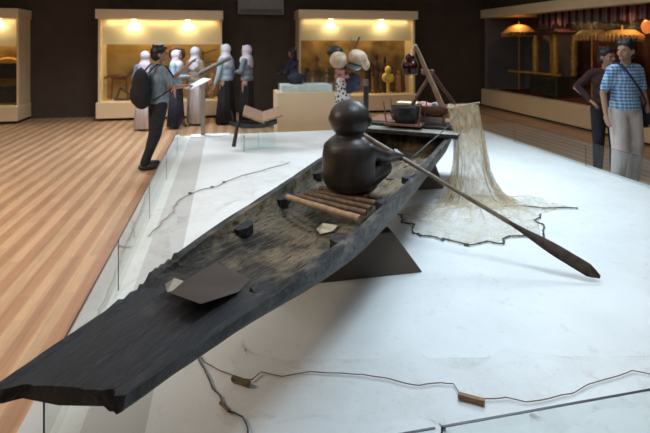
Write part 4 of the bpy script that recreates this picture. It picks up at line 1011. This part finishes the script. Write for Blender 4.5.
    if mats.get('skirt'):
        fl_ = P.get('flare', .24); k = B(); lathe(k, [(.12, 1.04), (.15, .98), (.17, .85), (.16 + (fl_ - .16) * .4, .55), (fl_, .05), (fl_ - .02, .045), (.1, .5)], (0, 0, 0), 60, 1, .78, .045, 10)
        obj('skirt', k, mats['skirt'], root, smooth=True, local=True)
    else:
        k = B(); ell(k, (0, -.005, .93), (.178 * wq, .132, .12), sub=2)
        tw = P.get('tw', .0)
        for s in (-1, 1): caps(k, (s * .092, 0, .90), kn[s], .104, .078 + tw, 12); caps(k, kn[s], ft[s] + Vector((0, 0, .10)), .076 + tw, .060 + tw, 12)
        blob('trousers', k, mats['legs'], root, .013, 3, .5, True)
    for s in (-1, 1):
        k = B(); caps(k, ft[s] + Vector((0, -.04, .05)), ft[s] + Vector((s * .012, .16, .038)), .046, .036, 10); ell(k, ft[s] + Vector((0, .06, .02)), (.048, .14, .02), sub=2)
        o = blob('shoe', k, mats.get('shoe', 'black'), root, .011, 1, .5, True)
    return root
def at(u, vf): p = PC(u, 60, F * (HC - FZ) / (vf - V0)); return (p.x, p.y, FZ + .001)
CA = math.degrees(YAW)
down = dict(re=(.23, .0, 1.10), rw=(.24, .10, .87), le=(-.23, .0, 1.10), lw=(-.24, .10, .87))
# man with backpack
man = person('person', 'man in grey-blue shirt with big black backpack raising one hand by the platform', at(158, 168), CA + 50, 1.73,
    dict(re=(.24, .15, 1.16), rw=(.12, .38, 1.15), le=(-.12, .27, 1.25), lw=(.04, .46, 1.47), rf=(.02, -.20, 0), lf=(-.17, -.10, 0), sleeve=0, head=20, hem=.92),
    dict(top='gblue', legs='trouser_dark', hair='short', collar=1))
bp = thing('backpack', 'large black backpack worn by the man beside the platform', 'backpack', man.location, man.rotation_euler.z, None, 1.73 / 1.7)
q = B(); ell(q, (.0, -.24, 1.16), (.19, .11, .27)); ell(q, (0, -.23, 1.02), (.195, .12, .17)); ell(q, (0, -.32, 1.06), (.14, .06, .14)); bagp = blob('bag', q, 'blackcloth', bp, .014, 3, .5, True)
for s in (-1, 1):
    q = B(); tube(q, [(s * .10, -.17, 1.36), (s * .115, -.06, 1.475), (s * .12, .08, 1.44), (s * .135, .165, 1.30), (s * .16, .13, 1.12), (s * .15, -.12, .98)], .024, 8, flat=.4); obj('strap', q, 'blackcloth', bp, smooth=True, local=True)
q = B(); tube(q, [(-.03, -.2, 1.38), (-.025, -.24, 1.43), (.025, -.24, 1.43), (.03, -.2, 1.38)], .008, 8); obj('handle', q, 'black', bagp, local=True)
mrot = Matrix.Translation(man.location) @ Matrix.Rotation(man.rotation_euler.z, 4, 'Z') @ Matrix.Scale(1.73 / 1.7, 4)
q = B(); box(q, (0, 0, 0), (.26, .34, .012), 0, radians(24), 0); bmesh.ops.rotate(q, verts=q.verts, cent=(0, 0, 0), matrix=Matrix.Rotation(man.rotation_euler.z, 3, 'Z')); o = obj('paper_pad', q, 'white'); o.location = mrot @ Vector((.08, .56, 1.17)); tag(o, 'white paper pad held in the hand of man with backpack', 'paper')

# group of visitors
G = 'visitors in white headscarves before the back cases'
hold = dict(re=(.22, .06, 1.14), rw=(.06, .28, 1.16), le=(-.22, .06, 1.14), lw=(-.06, .28, 1.14))
person('person', 'woman in white headscarf and grey-blue blouse partly hidden behind the backpack', at(145, 130), CA - 10, 1.60, dict(down, vox=.012), dict(top='gblue', skirt='whiteskirt', scarf='hijab2'), G)
person('person', 'woman in white headscarf and light blue blouse just right of the backpack man', at(176, 128), CA + 100, 1.62, dict(hold, vox=.012), dict(top='lblue', skirt='navy', scarf='hijab'), G)
person('person', 'woman in taupe blouse and long pale skirt left of the reading stand', at(195, 125), CA + 20, 1.68, dict(down, vox=.012, flare=.2), dict(top='taupe', skirt='whiteskirt', scarf='hijab'), G)
person('person', 'woman in light blue blouse and black skirt right behind the reading panel', at(226, 124), CA - 60, 1.74, dict(down, vox=.012, flare=.25), dict(top='lblue', skirt='blackcloth', scarf='hijab'), G)
person('person', 'woman in white headscarf and black skirt, rightmost of the group before dark wall', at(247, 123), CA - 75, 1.72, dict(hold, vox=.012, flare=.22), dict(top='gblue', skirt='blackcloth', scarf='hijab2'), G)
person('person', 'person with dark hair and dark blue top behind the glass vitrine', at(293, 117), CA - 60, 1.66, dict(re=(.22, .12, 1.14), rw=(.16, .36, 1.12), le=(-.22, .06, 1.14), lw=(-.10, .32, 1.10), vox=.012), dict(top='purple', legs='trouser_dark', hair='long'))
# right hand men
gm = person('person', 'man in blue checked shirt and pale trousers at the right edge of photo', at(625, 189), CA + 172, 1.80,
    dict(re=(.25, -.04, 1.12), rw=(.26, .02, .88), le=(-.25, -.02, 1.12), lw=(-.26, .05, .88), head=72, sleeve=0, hem=.93, rf=(.14, .05, 0), lf=(-.12, -.03, 0), tw=.012),
    dict(top='check', legs='trouser_pale', hair='short', collar=1, shoe='trouser_pale'))
sb = thing('shoulder_bag', 'dark bag strap slung across the blue checked shirt', 'bag', gm.location, gm.rotation_euler.z, None, 1.80 / 1.7)
q = B(); tube(q, [(.10, -.05, 1.475), (.105, .07, 1.455), (.06, .152, 1.33), (-.05, .165, 1.17), (-.16, .13, 1.02), (-.22, .02, .92)], .019, 8, flat=.45); tube(q, [(.10, -.05, 1.475), (.06, -.13, 1.38), (-.08, -.16, 1.15), (-.22, .0, .93)], .019, 8, flat=.45); obj('strap', q, 'trouser_dark', sb, smooth=True, local=True)
q = B(); ell(q, (-.27, -.04, .82), (.06, .16, .12)); blob('bag', q, 'trouser_dark', sb, .014, 2, .5, True)
person('person', 'person in maroon shirt and black trousers standing half behind the checked-shirt man', at(606, 175), CA + 200, 1.70, dict(re=(.36, -.06, 1.18), rw=(.20, .08, 1.02), le=(-.23, 0, 1.10), lw=(-.22, .1, .88), head=-40), dict(top='maroon', legs='blackcloth', hair='short'))
